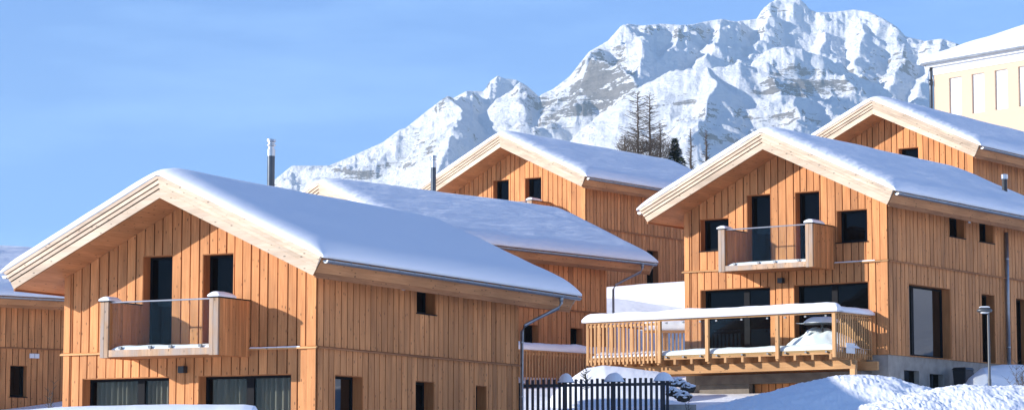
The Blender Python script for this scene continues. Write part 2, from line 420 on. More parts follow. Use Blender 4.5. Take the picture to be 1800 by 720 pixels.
def balcony(root, seed, xl=-5.69, xr=-1.98, D=1.5):
    zb, zt_ = -.25, 1.21
    b = MB(); b.box(xl + .24, xr - .24, -D + .06, -.06, zb + .03, -.09); base = b.build('balcony', 'beam', root)
    rnd = random.Random(seed)
    for i, (x0, x1) in enumerate(((xl, xl + .25), (xr - .27, xr))):
        p = MB()
        # front: two upright planks
        p.box(x0, x0 + .115, -D - .03, -D + .03, zb, zt_); p.box(x0 + .125, x1, -D - .03, -D + .03, zb, zt_)
        po = p.build('end_post', 'post', base)
        q = MB(); q.box(x0 + .025, x1 - .025, -D + .035, -.055, zb + .02, zt_ - .01, .5)
        y = -D + .04
        while y < -.07:
            w = rnd.choice((.10, .12, .14)); e = min(y + w, -.055)
            o_ = rnd.random() * .008
            q.box(x1 - .02, x1 + .006 + o_, y, e - .008, zb, zt_, rnd.random()); q.box(x0 - .006 - o_, x0 + .02, y, e - .008, zb, zt_, rnd.random()); y = e
        q.build('side_panel', 'wall', base)
        c = MB(); c.box(x0 - .03, x1 + .03, -D - .05, -.055, zt_ + .003, zt_ + .03); cap = c.build('coping', 'frame', base)
        snow_pad('snow_cap', cap, x0 - .04, x1 + .04, -D - .07, -D + (.75 if i else .5), zt_ + .03, .13, .16, seed=seed + i, amp=.01)
    g = MB(); xm = (xl + xr) / 2
    for s, e in ((xl + .27, xm - .01), (xm + .01, xr - .29)):
        g = MB(); g.box(s, e, -D + .06, -D + .075, -.02, zt_ - .03); g.build('glass_panel', 'bal_glass', base)
        for k in (.2, .8):
            m = MB(); xx = s + (e - s) * k; m.box(xx - .05, xx + .05, -D + .045, -D + .09, -.03, .04); m.build('glass_clamp', 'steel', base)
    m = MB(); m.tube([(xl + .25, -D + .067, zt_ - .01), (xr - .26, -D + .067, zt_ - .01)], .022, 8); m.build('top_rail', 'steel_l', base)
    m = MB(); m.box(xl + .25, xr - .27, -D - .01, -D + .05, zb + .02, -.05); m.build('front_board', 'post', base)
    snow_pad('snow_cap', base, xl + .27, xr - .29, -D + .10, -.1, -.085, .16, .25, seed=seed + 9, amp=.01)
    return base

HOUSES = {'A': (-5.057, 66.22, 3.703, 27.806), 'B': (12.597, 86.229, 7.717, 36.27), 'C': (-3.46, 96.193, 7.184, 40.67), 'D': (3.418, 119.678, 12.264, 37.473), 'E': (19.498, 108.2, 12.16, 36.744)}
def loc2w(k, p):
    x, y, z, a = HOUSES[k]; a = math.radians(a)
    return Vector((x + p[0] * math.cos(a) + p[1] * math.sin(a), y - p[0] * math.sin(a) + p[1] * math.cos(a), z + p[2]))
def w2loc(k, P):
    x, y, z, a = HOUSES[k]; a = math.radians(a); dx, dy = P[0] - x, P[1] - y
    return Vector((dx * math.cos(a) - dy * math.sin(a), dx * math.sin(a) + dy * math.cos(a), P[2] - z))

def onplane(k, ax, val, px, py):
    x, y, z, a = HOUSES[k]; a = math.radians(a); u = np.array([math.cos(a), -math.sin(a), 0]); v = np.array([math.sin(a), math.cos(a), 0])
    n = u if ax == 'x' else v; o = np.array([x, y, z]); d = ray(px, py); t = (val + n @ o) / (n @ d); p = d * t - o
    return Vector((p @ u, p @ v, p[2]))
def chalet(key, label, front_ops, side_ops, zbase=-3.2, seed=1, bal=True, light=True, belt_snow=True, length=LEN):
    x, y, z, yaw = HOUSES[key]
    root = empty('chalet', (x, y, z), -math.radians(yaw), label=label, cat='house', group='timber chalets on the slope')
    for nm, mp, a0, a1, ops, top in (('f', FRONT, -W, 0, front_ops, lambda a: zsof(a) - .004), ('s', SIDE, .055, LEN, side_ops, ZT + .0), ('l', LEFT, .055, LEN, [], ZT), ('b', BACK, -W, 0, [], lambda a: zsof(a) - .004)):
        mb, bk = MB(), MB(); o4 = [w[:4] for w in ops]
        cladding(mb, bk, mp, a0, a1, zbase, -.035, o4, seed * 7 + 1)
        cladding(mb, bk, mp, a0, a1, -.03, top, o4, seed * 7 + 2)
        wl = mb.build('wall', 'wall', root); bk.build('wall_lining', 'gap_shade', wl)
        if nm in 'fs':
            # ledge between the storeys
            m = MB(); segs = [(a0 - (.09 if nm == 'f' else .05), a1 + (.09 if nm == 'f' else 0))]
            for s, e in segs:
                m.prism([mp(s, -.06, .053), mp(e, -.06, .053), mp(e, .0, .053), mp(s, .0, .053)], [mp(s, -.07, .12), mp(e, -.07, .12), mp(e, -.03, .12), mp(s, -.03, .12)])
            lg = m.build('ledge', 'terr_x' if nm == 'f' else 'beam', wl)
            if nm == 'f' and belt_snow:
                snow_pad('snow_strip', lg, -1.95, -.4, -.118, -.055, -.03, .035, .03, seed=seed, amp=.005)
        for w in ops:
            k = w[4] if len(w) > 4 else {}
            opening(root, mp, *w[:4], **k)
    for a in (-W, -.2):
        for z0, z1 in ((zbase, -.07), (.0, 3.)):
            e0 = a; e1 = a + .2 + (.058 if a > -1 else 0)
            t0, t1 = min(z1, zsof(e0) - .006), min(z1, zsof(e1) - .006)
            m = MB(); m.prism([(e0, -.056, z0), (e1, -.056, z0), (e1, -.056, t1), (e0, -.056, t0)], [(e0, -.078, z0), (e1, -.078, z0), (e1, -.078, t1), (e0, -.078, t0)], .8)
            m.build('corner_board', 'wall', root)
    if bal: balcony(root, seed)
    if light:
        m = MB(); m.box(-4.12, -3.93, -.24, -.055, -.62, -.44); m.build('wall_light', 'blackbox', root, bevel=.01)
    roof(root, seed)
    return root

DOOR = dict(kind='balcony_door', sill=False)
def gable_ops(full=True, curt=False):
    o = [(-5.43, -4.46, -.02, 2.53, DOOR), (-3.50, -2.52, -.02, 2.50, DOOR),
         (-7.36, -4.51, -3.15, -.70, dict(mull=((-5.65, .11),), curtain=curt, kind='terrace_window', sill=False)),
         (-3.58, -.69, -3.15, -.70, dict(mull=((-2.16, .11),), curtain=curt, kind='terrace_window', sill=False))]
    return o

# --- A front left
A = chalet('A', 'nearest timber chalet, front left, tall thin flue and curtained lower windows', gable_ops(curt=True),
           [(5.12, 6.2, 1.16, 1.84), (.9, 2.32, -3.0, -.70, dict(glass='pane_bright')), (5.1, 6.13, -2.9, -.70), (8.54, 9.2, -2.9, -.70)], seed=3)
m = MB(); m.box(.055, .11, 4.28, 4.42, 1.72, 1.86); m.build('motion_sensor', 'lightbox', A, bevel=.015)
def downpipe(root, y, ztop=1.97, wy=None, zb=-3.2, neck=True, r=.05):
    m = MB(); gx = 1.09
    wy = y if wy is None else wy
    if neck: pts = [(gx, y, ztop + .03), (gx, y, ztop - .16), (gx - .08, y - .02, ztop - .30), (.45, wy + (y - wy) * .45, ztop - .62), (.22, wy + .03, ztop - .82), (.13, wy, ztop - 1.0), (.13, wy, zb)]
    else: pts = [(.14, y, ztop - .35), (.14, y, zb)]
    m.tube(pts, r, 10); p = m.build('downpipe', 'metal', root, smooth=True)
    if neck:
        m = MB(); m.tube([(gx, y, ztop + .06), (gx, y, ztop - .12)], [.085, .055], 12); m.build('outlet', 'metal', p, smooth=True)
    zz = ztop - 1.3
    while zz > zb:
        m = MB(); m.tube([(.13 if neck else .14, wy, zz), (.13 if neck else .14, wy, zz - .04)], r * 1.18, 10); zz -= 1.6
        m.build('pipe_clamp', 'metal', p)
    return p
downpipe(A, 11.9, wy=11.22)
flue(A, -5.35, 6.02, 2.8, 6.42)

# --- B right
B = chalet('B', 'timber chalet on the right with wide snow covered terrace and four upper gable openings',
           [(-7.36, -6.16, .67, 1.80), (-1.88, -.69, .66, 1.76)] + gable_ops(),
           [(4.58, 5.78, 1.15, 1.88), (6.92, 8.1, 1.15, 1.90), (1.46, 4.55, -3.16, -.71, dict(mull=((2.30, .09),), sill=False, glass='pane_bright')), (7.0, 8.06, -3.16, -.71, dict(sill=False)), (9.85, 10.9, -3.16, -.71, dict(sill=False))], seed=5, zbase=-3.19)
m = MB(); m.box(.055, .11, 6.0, 6.14, 1.72, 1.86); m.build('motion_sensor', 'lightbox', B, bevel=.015)
downpipe(B, 8.95, neck=False, zb=-3.3, r=.07)
m = MB()
for s, e, zt_, zb_ in ((-.02, 1.1, -3.195, -5.2), (1.1, 2.2, -3.195, -3.66), (1.1, 2.2, -4.2, -5.2), (2.2, 2.98, -3.195, -5.2), (2.98, 4.0, -3.195, -3.72), (2.98, 4.0, -4.3, -5.2), (4.0, LEN, -3.195, -5.2)):
    m.box(-.30, .0, s, e, zb_, zt_, .5)
m.box(-W, -.3, -.02, .28, -5.2, -3.195, .5)
fd = m.build('foundation', 'concrete', B)
for s, e, zt_, zb_ in ((1.1, 2.2, -3.66, -4.2), (2.98, 4.0, -3.72, -4.3)):
    m = MB(); m.box(-.22, -.2, s, e, zb_, zt_); m.build('basement_window', 'pane', B)
    
# vent on B's roof
pv = w2loc('B', at(1766, 335, 88)); 
VX, VY = -1.0, 11.3
vz = ZT + FH + SL * (4 - abs(VX + 4))
m = MB(); m.tube([(VX, VY, vz - .1), (VX, VY, vz + .78)], .10, 12); v = m.build('roof_vent', 'blackbox', B)
m = MB(); m.tube([(VX, VY, vz + .78), (VX, VY, vz + .8), (VX, VY, vz + .96), (VX, VY, vz + .98)], [.11, .13, .13, .07], 12); m.build('vent_cap', 'steel_l', v)

# --- C behind A
Cc = chalet('C', 'timber chalet behind the nearest one, gable hidden, long streaked snow roof', gable_ops(), [(5.92, 6.86, -1.5, -.70), (8.83, 9.62, -1.5, -.70)], seed=8)
downpipe(Cc, 12.2, wy=11.5)
flue(Cc, -5.35, 6.6, 2.8, 6.45)
D = chalet('D', 'timber chalet at the back centre, two small dark gable openings above the streaked roof', gable_ops(), [(5.0, 6.0, -2.9, -.72), (8.2, 9.2, -2.9, -.72)], seed=11)
E_ = chalet('E', 'rearmost timber chalet on the right, below the cream building', gable_ops(), [], seed=13)
# --- Z far left
HOUSES['Z'] = (*at(-135, 604, 108), 53.)
za, zb_ = onplane('Z', 'x', 0, 17, 641), onplane('Z', 'x', 0, 46, 697)
Z = chalet('Z', 'timber chalet cut by the left edge, small window and white wall light', gable_ops(), [(za.y, zb_.y, zb_.z, za.z)], seed=17, bal=False)
bz = onplane('Z', 'x', 0, 58.5, 625)
m = MB(); m.box(.055, .14, bz.y - .22, bz.y - .01, bz.z - .1, bz.z + .1); m.box(.055, .14, bz.y + .01, bz.y + .22, bz.z - .1, bz.z + .1); m.build('wall_light', 'lightbox', Z, bevel=.01)


# ------------------------------------------------------------------ terrace in front of B
def rot_root(key, name, **k):
    x, y, z, a = HOUSES[key]; return empty(name, (x, y, z), -math.radians(a), **k)
T = rot_root('B', 'terrace', label='raised timber terrace with slatted and glass balustrade under thick rail snow', cat='terrace')
X0, X1, YF = -10.52, -.62, -2.5
RT, RB = -1.87, -3.36
m = MB(); m.box(X0 + .05, X1 - .02, YF + .08, -.10, -3.24, -3.19); dk = m.build('deck_floor', 'terr_x', T)
m = MB(); m.box(X0 + .02, X1 - .01, YF + .06, YF + .075, -3.25, -3.10); m.build('rim_board', 'terr_x', T)
nj = 15
for i in range(nj):
    x = X0 + .25 + (X1 - X0 - .45) * i / (nj - 1)
    m = MB(); m.box(x - .045, x + .045, YF + .02, -.1, -3.42, -3.245); m.build('joist', 'terr', T)
m = MB(); m.box(X0 + .9, -.19, -1.95, -1.81, -3.72, -3.425); m.build('beam', 'terr_x', T)
m = MB(); m.box(X0 + .9, -.19, -.45, -.32, -3.72, -3.425); m.build('beam', 'terr_x', T)
for x in (X0 + 1.15, -.30):
    m = MB(); m.box(x - .09, x + .09, -1.96, -1.80, -5.6, -3.72); m.build('support_post', 'terr', T)
# front rail
m = MB(); m.box(X0, X1 + .05, YF - .05, YF + .07, RT - .05, RT); hr = m.build('handrail', 'terr_x', T)
m = MB(); m.box(X1 - .07, X1 + .05, YF + .07, -.07, RT - .05, RT); m.build('handrail', 'terr', T)
m = MB(); m.box(X0, X0 + .12, YF + .07, 1.0, RT - .05, RT); m.build('handrail', 'terr', T)
posts = [(-7.49, YF), (-5.56, YF), (-2.81, YF), (X1 - .03, YF)]
for i, (x, y) in enumerate(posts):
    m = MB(); m.box(x - .06, x + .06, y - .05, y + .06, RB, RT - .05); m.build('post', 'terr', T)
rnd = random.Random(4)
n = 18
for i in range(n):
    x = X0 + .03 + (-7.62 - X0 - .03) * i / (n - 1)
    m = MB(); m.box(x - .03, x + .03, YF - .045, YF - .012, RB + rnd.random() * .01, RT - .05); m.build('baluster', 'terr', T)
for zz in (RT - .14, -3.22):
    m = MB(); m.box(X0 + .02, -7.55, YF - .010, YF + .03, zz - .04, zz + .04); m.build('slat_rail', 'terr_x', T)
n = 15
for i in range(n):
    y = YF + .17 + (2.25) * i / (n - 1)
    m = MB(); m.box(X1 + .012, X1 + .045, y - .03, y + .03, RB, RT - .05); m.build('baluster', 'terr', T)
for zz in (RT - .14, -3.22):
    m = MB(); m.box(X1 - .03, X1 + .010, YF + .06, -.07, zz - .04, zz + .04); m.build('slat_rail', 'terr', T)
n = 18
for i in range(n):
    y = YF + .15 + 3.2 * i / (n - 1)
    m = MB(); m.box(X0 - .045, X0 - .012, y - .03, y + .03, RB, RT - .05); m.build('baluster', 'terr', T)
m = MB(); m.box(X0 - .010, X0 + .03, YF + .06, 1., -3.26, -3.18); m.build('slat_rail', 'terr', T)
# glass between the posts
for a, b in ((-7.43, -5.62), (-5.50, -2.87), (-2.75, X1 - .09)):
    m = MB(); m.box(a + .01, b - .01, YF - .005, YF + .008, -3.17, RT - .10); g = m.build('glass_panel', 'bal_glass', T)
    for k in (.12, .5, .88):
        for zz in (-3.16, RT - .11):
            m = MB(); xx = a + (b - a) * k; m.box(xx - .035, xx + .035, YF - .03, YF + .03, zz - .035, zz + .02); m.build('glass_clamp', 'steel', g)
snow_pad('snow_cap', hr, X0 - .12, X1 + .17, YF - .16, YF + .26, RT + .002, .33, .26, seed=2, amp=.012, nx=120)
snow_pad('snow_cap', hr, X1 - .18, X1 + .17, YF + .1, -.06, RT + .002, .20, .22, seed=5, amp=.012, zf=lambda x, y: RT + .002)
snow_pad('snow_cap', hr, X0 - .12, X0 + .2, YF + .2, 1.0, RT + .002, .24, .2, seed=6, amp=.01)
snow_pad('snow_layer', dk, X0 + .08, X1 - .06, YF + .10, -.25, -3.188, .30, .35, seed=21, nx=110, ny=30, amp=.02)
m = MB(); m.box(X1 + .05, X1 + .062, YF + .62, YF + 1.22, -3.20, -2.86); m.build('notice_plate', 'white', T)

# snowed-in round table on the terrace
tx, ty = -1.75, -1.35
TT = tag(rot_root('B', 'garden_table'), 'round garden table buried in snow behind the terrace glass', 'table')
p = loc2w('B', (tx, ty, -3.19)); TT.location = p
m = MB(); m.tube([(0, 0, 1.0), (0, 0, 1.04)], .62, 28); m.build('tabletop', 'lamp_metal', TT)
m = MB(); m.tube([(0, 0, 0), (0, 0, 1.0)], .04, 10); m.build('pedestal', 'lamp_metal', TT)
def mound(name, parent, mat, cx, cy, rx, ry, h, z0, seed, n=40, rough=.12, p=1.6, sc_=1.3):
    P = np.zeros((n + 1, n + 1, 3))
    for i in range(n + 1):
        for j in range(n + 1):
            u, v = i / n * 2 - 1, j / n * 2 - 1
            r = min(1, math.hypot(u, v)); 
            hh = max(0, 1 - r ** p)
            nn = noise.noise(Vector((u * sc_ * 1.5 + seed, v * sc_ * 1.5, seed))) * rough * 2 + noise.noise(Vector((u * 5 * sc_ + seed, v * 5 * sc_, 1.))) * rough * .5
            P[i, j] = (cx + u * rx, cy + v * ry, z0 + h * max(0, hh * (1 + nn)) - .02)
    return grid_mesh(name, P, mat, parent)
mound('snow_cap', TT, 'snow', 0, 0, .66, .66, .22, 1.05, 3, rough=.05, p=4)
hp = tag(rot_root('B', 'snow_heap'), 'heap of drifted snow behind the right glass panel of the terrace', 'snow heap')
mound('snow_heap', None, 'snow', 0, 0, 1.35, 1.05, .62, 0, 8, p=2.6, rough=.28)
hm = bpy.data.objects['snow_heap.001']
bpy.data.objects.remove(hp); hm.name = 'snow_heap'
hm.location = loc2w('B', (tx - .1, ty + .1, -3.0)); hm.rotation_euler = (0, 0, -math.radians(HOUSES['B'][3]))
tag(hm, 'heap of drifted snow behind the right glass panel of the terrace', 'snow heap')

# concrete garage under the terrace
G = rot_root('B', 'garage', label='concrete garage under the raised terrace with dark timber back wall', cat='garage')
M['shade_conc'] = simple('shaded_concrete', (.17, .145, .12), .9, bump=.3, bscale=3., var=.3)  # darker concrete copy, the deck's shade is put into its colour
m = MB(); m.box(-7.18, -.62, -.75, -.03, -4.06, -3.745); m.build('lintel', 'shade_conc', G)
m = MB(); m.box(-7.05, -5.05, -.65, -.4, -5.9, -4.065); m.box(-7.05, -6.8, -.4, .9, -5.9, -4.065); m.build('wall', 'shade_conc', G)
cl, bk = MB(), MB(); cladding(cl, bk, lambda a, z, o: (a, -.2 - o, z), -5.05, -.3, -5.9, -4.07, [], 77)
cw = cl.build('door_cladding', 'wall', G); bk.build('wall_lining', 'gap_shade', cw)

# ------------------------------------------------------------------ terrace of C (in shade, behind the nearest chalet)
def slat_terrace(key, label, x0, x1, y0, y1, nmb, sides):
    t = rot_root(key, 'terrace', label=label, cat='terrace')
    m = MB(); m.box(x0 + .05, x1 - .05, y0 + .05, y1 - .05, -3.24, -3.19); d = m.build('deck_floor', 'terr', t)
    snow_pad('snow_layer', d, x0 + .08, x1 - .1, y0 + .08, y1 - .08, -3.188, .3, .3, seed=31, nx=30, ny=50)
    m = MB(); m.box(x1 - .07, x1 + .05, y0, y1, RT - .05, RT); h = m.build('handrail', 'terr', t)
    snow_pad('snow_cap', h, x1 - .2, x1 + .17, y0 - .1, y1 + .1, RT + .002, .30, .22, seed=33)
    for i in range(nmb):
        y = y0 + .05 + (y1 - y0 - .1) * i / (nmb - 1)
        m = MB(); m.box(x1 + .012, x1 + .045, y - .03, y + .03, RB, RT - .05); m.build('baluster', 'terr', t)
    for zz in (RT - .14, -3.22):
        m = MB(); m.box(x1 - .03, x1 + .010, y0 + .02, y1 - .02, zz - .04, zz + .04); m.build('slat_rail', 'terr', t)
    for y in np.linspace(y0 + .1, y1 - .1, 4):
        m = MB(); m.box(x1 - .12, x1 - .035, y - .05, y + .05, -3.6, RT - .05); m.build('post', 'terr', t)
        m = MB(); m.box(x1 - .3, x1 - .16, y - .08, y + .08, -4.6, -3.25); m.build('support_post', 'terr', t)
    return t
slat_terrace('C', 'shaded slatted terrace beside the house wall, rail buried in smooth snow', .1, 2.0, 3.2, 11.0, 44, 0)

# ------------------------------------------------------------------ railing seen left of B, behind the big terrace
rx0, rx1 = at(1150, 585, 97), at(1206, 585, 97)
R = empty('railing', (rx0.x, rx0.y, 5.2), 0, label='short snow capped slat railing behind the left corner of the right chalet', cat='railing')
w_ = rx1.x - rx0.x + .6
zr = at(1180, 580, 97).z - 5.2
m = MB(); m.box(-.4, w_, -.06, .06, zr - .10, zr); h = m.build('handrail', 'terr_x', R)
snow_pad('snow_cap', h, -.5, w_, -.3, .35, zr + .002, .34, .3, seed=41)
for i in range(13):
    x = -.35 + i * .14
    m = MB(); m.box(x - .03, x + .03, -.045, -.012, zr - 1.5, zr - .1); m.build('baluster', 'terr', R)
for x in (.42, w_ - .1):
    m = MB(); m.box(x - .07, x + .07, -.01, .10, zr - 1.6, zr - .1); m.build('post', 'terr', R)

# ------------------------------------------------------------------ dark picket fence
FY = 78.5
f0, f1 = at(905, 667, FY), at(1176, 664, FY)
FN = empty('picket_fence', (f0.x, FY, f0.z - 1.2), 0, label='dark stained picket fence with domes of snow on its posts', cat='fence')
FL = f1.x - f0.x
npk = 29
for i in range(npk):
    x = .05 + i * (FL - .1) / (npk - 1)
    hgt = 1.2 + .07 * i / (npk - 1) + random.Random(i).uniform(-.012, .012)
    m = MB(); m.box(x - .044, x + .044, -.03, .0, -.5, hgt); p = m.build('picket', 'fence', FN, bevel=.004)
for zz in (1.02, .15):
    m = MB(); m.prism([(-.1, .004, zz - .05), (FL, .004, zz + .02), (FL, .004, zz + .11), (-.1, .004, zz + .04)], [(-.1, .05, zz - .05), (FL, .05, zz + .02), (FL, .05, zz + .11), (-.1, .05, zz + .04)]); m.build('rail', 'fence', FN)
for px, hw in ((913, .10), (993, .22), (1078, .30), (1165, .28)):
    x = at(px, 660, FY).x - f0.x; hz = 1.14 + .07 * x / FL
    m = MB(); m.box(x - .07, x + .07, .055, .19, -.6, hz); p = m.build('post', 'fence', FN)
    mo = mound('snow_cap', p, 'snow', x + .03, .05, hw + .04, .24, .28 if hw > .2 else .15, hz - .02, px, n=24, rough=.04, p=2.4)

# ------------------------------------------------------------------ street lamp
lz = 2.6; Lp = at(1737, 545, 84)
L_ = empty('street_lamp', (Lp.x, Lp.y, lz), 0, label='slim grey street lamp with flat head before the right chalet', cat='street lamp')
hz = Lp.z - lz
m = MB(); m.tube([(0, 0, -.3), (0, 0, 1.0), (0, 0, 1.02), (0, 0, hz - .05)], [.06, .06, .045, .038], 12); m.build('pole', 'lamp_metal', L_, smooth=False)
m = MB()
vs = []; nn = 20
for rr, zz in ((.02, .10), (.14, .085), (.23, .03), (.25, -.01), (.22, -.05), (.02, -.06)):
    for k in range(nn):
        an = 2 * PI * k / nn; vs.append((-.12 + rr * 1.05 * math.cos(an), rr * .8 * math.sin(an), hz + zz))
fs = [tuple(range(nn))[::-1], tuple(5 * nn + k for k in range(nn))] + [(r * nn + k, r * nn + (k + 1) % nn, (r + 1) * nn + (k + 1) % nn, (r + 1) * nn + k) for r in range(5) for k in range(nn)]
m.add(vs, fs, .5); hd = m.build('lamp_head', 'lamp_metal', L_, smooth=True)
m = MB(); m.tube([(-.12, 0, hz - .10), (-.12, 0, hz - .062)], [.10, .17], 16); m.build('lens', 'lightbox', hd, smooth=True)
snow_pad('snow_cap', hd, -.28, .04, -.12, .12, hz + .09, .05, .1, seed=3, amp=.003)

# ------------------------------------------------------------------ black bin and shovel by the foundation
bp_ = loc2w('B', (.45, 5.1, -4.3))
bw = onplane('B', 'x', .6, 1693, 660)
BN = rot_root('B', 'bin', label='black bin half buried in snow beside the concrete foundation', cat='bin'); BN.location = loc2w('B', (.6, bw.y, bw.z - .7))
m = MB(); m.prism([(-.2, -.26, 0), (.2, -.26, 0), (.2, .26, 0), (-.2, .26, 0)], [(-.25, -.32, .9), (.25, -.32, .9), (.25, .32, .9), (-.25, .32, .9)]); bb = m.build('body', 'blackbox', BN, bevel=.02)
m = MB(); m.prism([(-.28, -.35, .9), (.28, -.35, .9), (.28, .35, .9), (-.28, .35, .9)], [(-.22, -.28, .99), (.22, -.28, .99), (.22, .28, .99), (-.22, .28, .99)]); m.build('lid', 'blackbox', BN, bevel=.015)
m = MB(); m.tube([(0, .33, .86), (0, .42, .86)], .03, 8); m.build('handle', 'blackbox', BN)
SH = rot_root('B', 'snow_shovel', label='dark snow shovel leaning to the right of the black bin', cat='shovel'); SH.location = loc2w('B', (.7, bw.y + .5, bw.z - .7))
m = MB(); m.tube([(0, 0, 1.0), (0, .18, .55), (0, .32, .25)], .022, 8); m.build('handle', 'blackbox', SH)
m = MB(); m.prism([(-.02, .18, .30), (.30, .30, .36), (.30, .48, .0), (-.02, .40, -.06)], [(-.05, .20, .31), (.28, .33, .38), (.27, .51, .02), (-.05, .43, -.04)]); m.build('blade', 'blackbox', SH, bevel=.01)

# ------------------------------------------------------------------ cream building top right
ang = math.atan2(3600, F_PX)      # facade runs towards the camera to the right
fo = at(1641, 132.5, 150)
FB = empty('apartment_building', tuple(fo), -(PI / 2 - ang), label='cream rendered building with white panels and snowy hip roof', cat='building')
FW, FD = 16., 12.
def fpt(px, py):
    dx, dy = math.sin(ang), -math.cos(ang); n = np.array([-dy * 1., dx, 0.]); n = np.array([math.cos(ang), math.sin(ang), 0.])
    o = np.array(fo); d = ray(px, py); t = (n @ o) / (n @ d); p = d * t - o; return p @ np.array([dx, dy, 0]), p[2]
pan = [(1668, 138.5, 1690.5, 199), (1707, 131, 1729.5, 196.5), (1747.5, 124, 1770, 190.5)]
ops = []
for a, b, c, d in pan:
    s0, z1 = fpt(a, b); s1, z0 = fpt(c, d); ops.append((s0, s1, z0, z1))
w0 = ops[0][1] - ops[0][0]; z1 = sum(o[3] for o in ops) / 3; z0 = sum(o[2] for o in ops[1:]) / 2; sp = ops[2][0] - ops[1][0]
ops = [(ops[0][0] + sp * k, ops[0][0] + sp * k + w0, z0, z1) for k in range(6)]
m = MB(); cut = [0.] + [v for o in ops for v in o[:2]] + [FW]
for k in range(0, len(cut) - 1):
    a, b = cut[k], cut[k + 1]
    if k % 2 == 0: m.box(a, b, 0, .3, -9, 0)
    else: m.box(a, b, 0, .3, -9, z0); m.box(a, b, 0, .3, z1, 0)
m.box(0, .3, .3, FD, -9, 0); m.box(FW - .3, FW, .3, FD, -9, 0); m.box(.3, FW - .3, FD - .3, FD, -9, 0)
m.build('wall', 'render', FB)
for a, b, c, d in ops:
    m = MB(); m.box(a, b, .13, .18, c, d); m.build('shutter_panel', 'white', FB)
OVH = .5
m = MB(); m.box(-.05, FW + .05, -.05, FD, .003, .45); m.build('cornice', 'white', FB)
m = MB(); m.box(-OVH + .2, FW + OVH, -OVH + .2, FD + OVH, .46, .62); m.build('eave', 'white', FB)
m = MB(); m.tube([(-OVH, -OVH, .66), (FW + OVH, -OVH, .66)], .09, 10); m.tube([(-OVH, -OVH + .1, .66), (-OVH, FD + OVH, .66)], .09, 10); m.build('gutter', 'metal', FB)
# hip roof with its snow
def hip(z, e, rise):
    x0, x1, y0, y1 = -OVH + e, FW + OVH - e, -OVH + e, FD + OVH - e; hw = (y1 - y0) / 2; ym = (y0 + y1) / 2
    return [(x0, y0, z), (x1, y0, z), (x1, y1, z), (x0, y1, z), (x0 + hw, ym, z + rise), (x1 - hw, ym, z + rise)]
fsh = [(0, 1, 5, 4), (1, 2, 5), (2, 3, 4, 5), (3, 0, 4), (0, 3, 2, 1)]
m = MB(); m.add(hip(.63, .1, 3.0), fsh, .5); rf = m.build('roof', 'metal', FB)
n1, n2 = 90, 70; P = np.zeros((n1, n2, 3)); e = -.08
x0, x1, y0, y1 = -OVH + e, FW + OVH - e, -OVH + e, FD + OVH - e
for i in range(n1):
    for j in range(n2):
        u, v = i / (n1 - 1), j / (n2 - 1); x = x0 + (x1 - x0) * u; y = y0 + (y1 - y0) * v
        ed = min(x - x0, x1 - x, y - y0, y1 - y)
        P[i, j] = (x, y, .64 + 3.0 * ed / 7. + .42 * min(1, (1 - (1 - min(ed / .4, 1)) ** 2) ** .5 + 0) + .05 * noise.noise(Vector((x, y, 1.))))
grid_mesh('snow_cover', P, 'snow', rf)
m = MB(); m.tube([(-.12, -.05, .45), (-.12, -.12, .2), (-.12, -.12, -7)], .10, 12); m.tube([(-.12, -.12, -.25), (-.12, -.12, -.6)], .13, 12); m.build('downpipe', 'steel', FB, smooth=True)

# ------------------------------------------------------------------ terrain
CP = [(0, 0, -1.7), (0, 25, -1.4), (-30, 0, -1.9), (30, 0, -1.7), (-8, 45, -.4), (10, 45, .3), (0, 60, .3), (-10, 66, .3), (-18, 70, 0), (-3, 72, .6), (2, 74, 1.2), (3, 78, 1.9), (0, 80, 1.9), (8, 80, 2.6), (14, 80, 2.7), (22, 82, 3.0), (10, 86, 3.2),
      (15, 92, 3.4), (22, 95, 3.9), (5, 90, 3.2), (6, 86, 3.0), (-6, 92, 3.7), (0, 100, 3.9), (3, 96, 3.8), (-20, 100, 3.0), (-12, 108, 3.8), (4.5, 103, 4.6), (6, 113, 7.6), (3, 118, 8.8), (9, 121, 9.2), (0, 124, 9.0), (12, 112, 7.0),
      (18, 104, 8.2), (19, 108, 8.8), (28, 112, 9.3), (24, 125, 10.8), (10, 135, 11), (-20, 130, 6.5), (25, 148, 17), (35, 145, 17), (14, 165, 20), (30, 175, 22), (-10, 170, 15), (-30, 180, 11), (5, 185, 21),
      (60, 100, 6), (60, 60, 1), (-60, 100, 0), (-60, 60, -1), (70, 170, 20), (-80, 180, 5), (0, 240, 19), (60, 240, 22), (-60, 240, 9), (0, -60, -3), (60, -60, -3), (-60, -60, -3), (-100, 0, -4), (100, 0, -2)]
cp = np.array(CP, float)
def tps(r): return np.where(r > 0, r * r * np.log(r + 1e-9), 0)
Rm = np.hypot(cp[:, None, 0] - cp[None, :, 0], cp[:, None, 1] - cp[None, :, 1]); K = tps(Rm) + np.eye(len(cp)) * 12.
Pm = np.c_[np.ones(len(cp)), cp[:, :2]]; Am = np.block([[K, Pm], [Pm.T, np.zeros((3, 3))]]); sol = np.linalg.solve(Am, np.r_[cp[:, 2], np.zeros(3)])
def terr(x, y):
    x = np.asarray(x, float); y = np.asarray(y, float); sh = x.shape; X, Y = x.ravel(), y.ravel()
    z = tps(np.hypot(X[:, None] - cp[None, :, 0], Y[:, None] - cp[None, :, 1])) @ sol[:len(cp)] + sol[-3] + sol[-2] * X + sol[-1] * Y
    return z.reshape(sh)
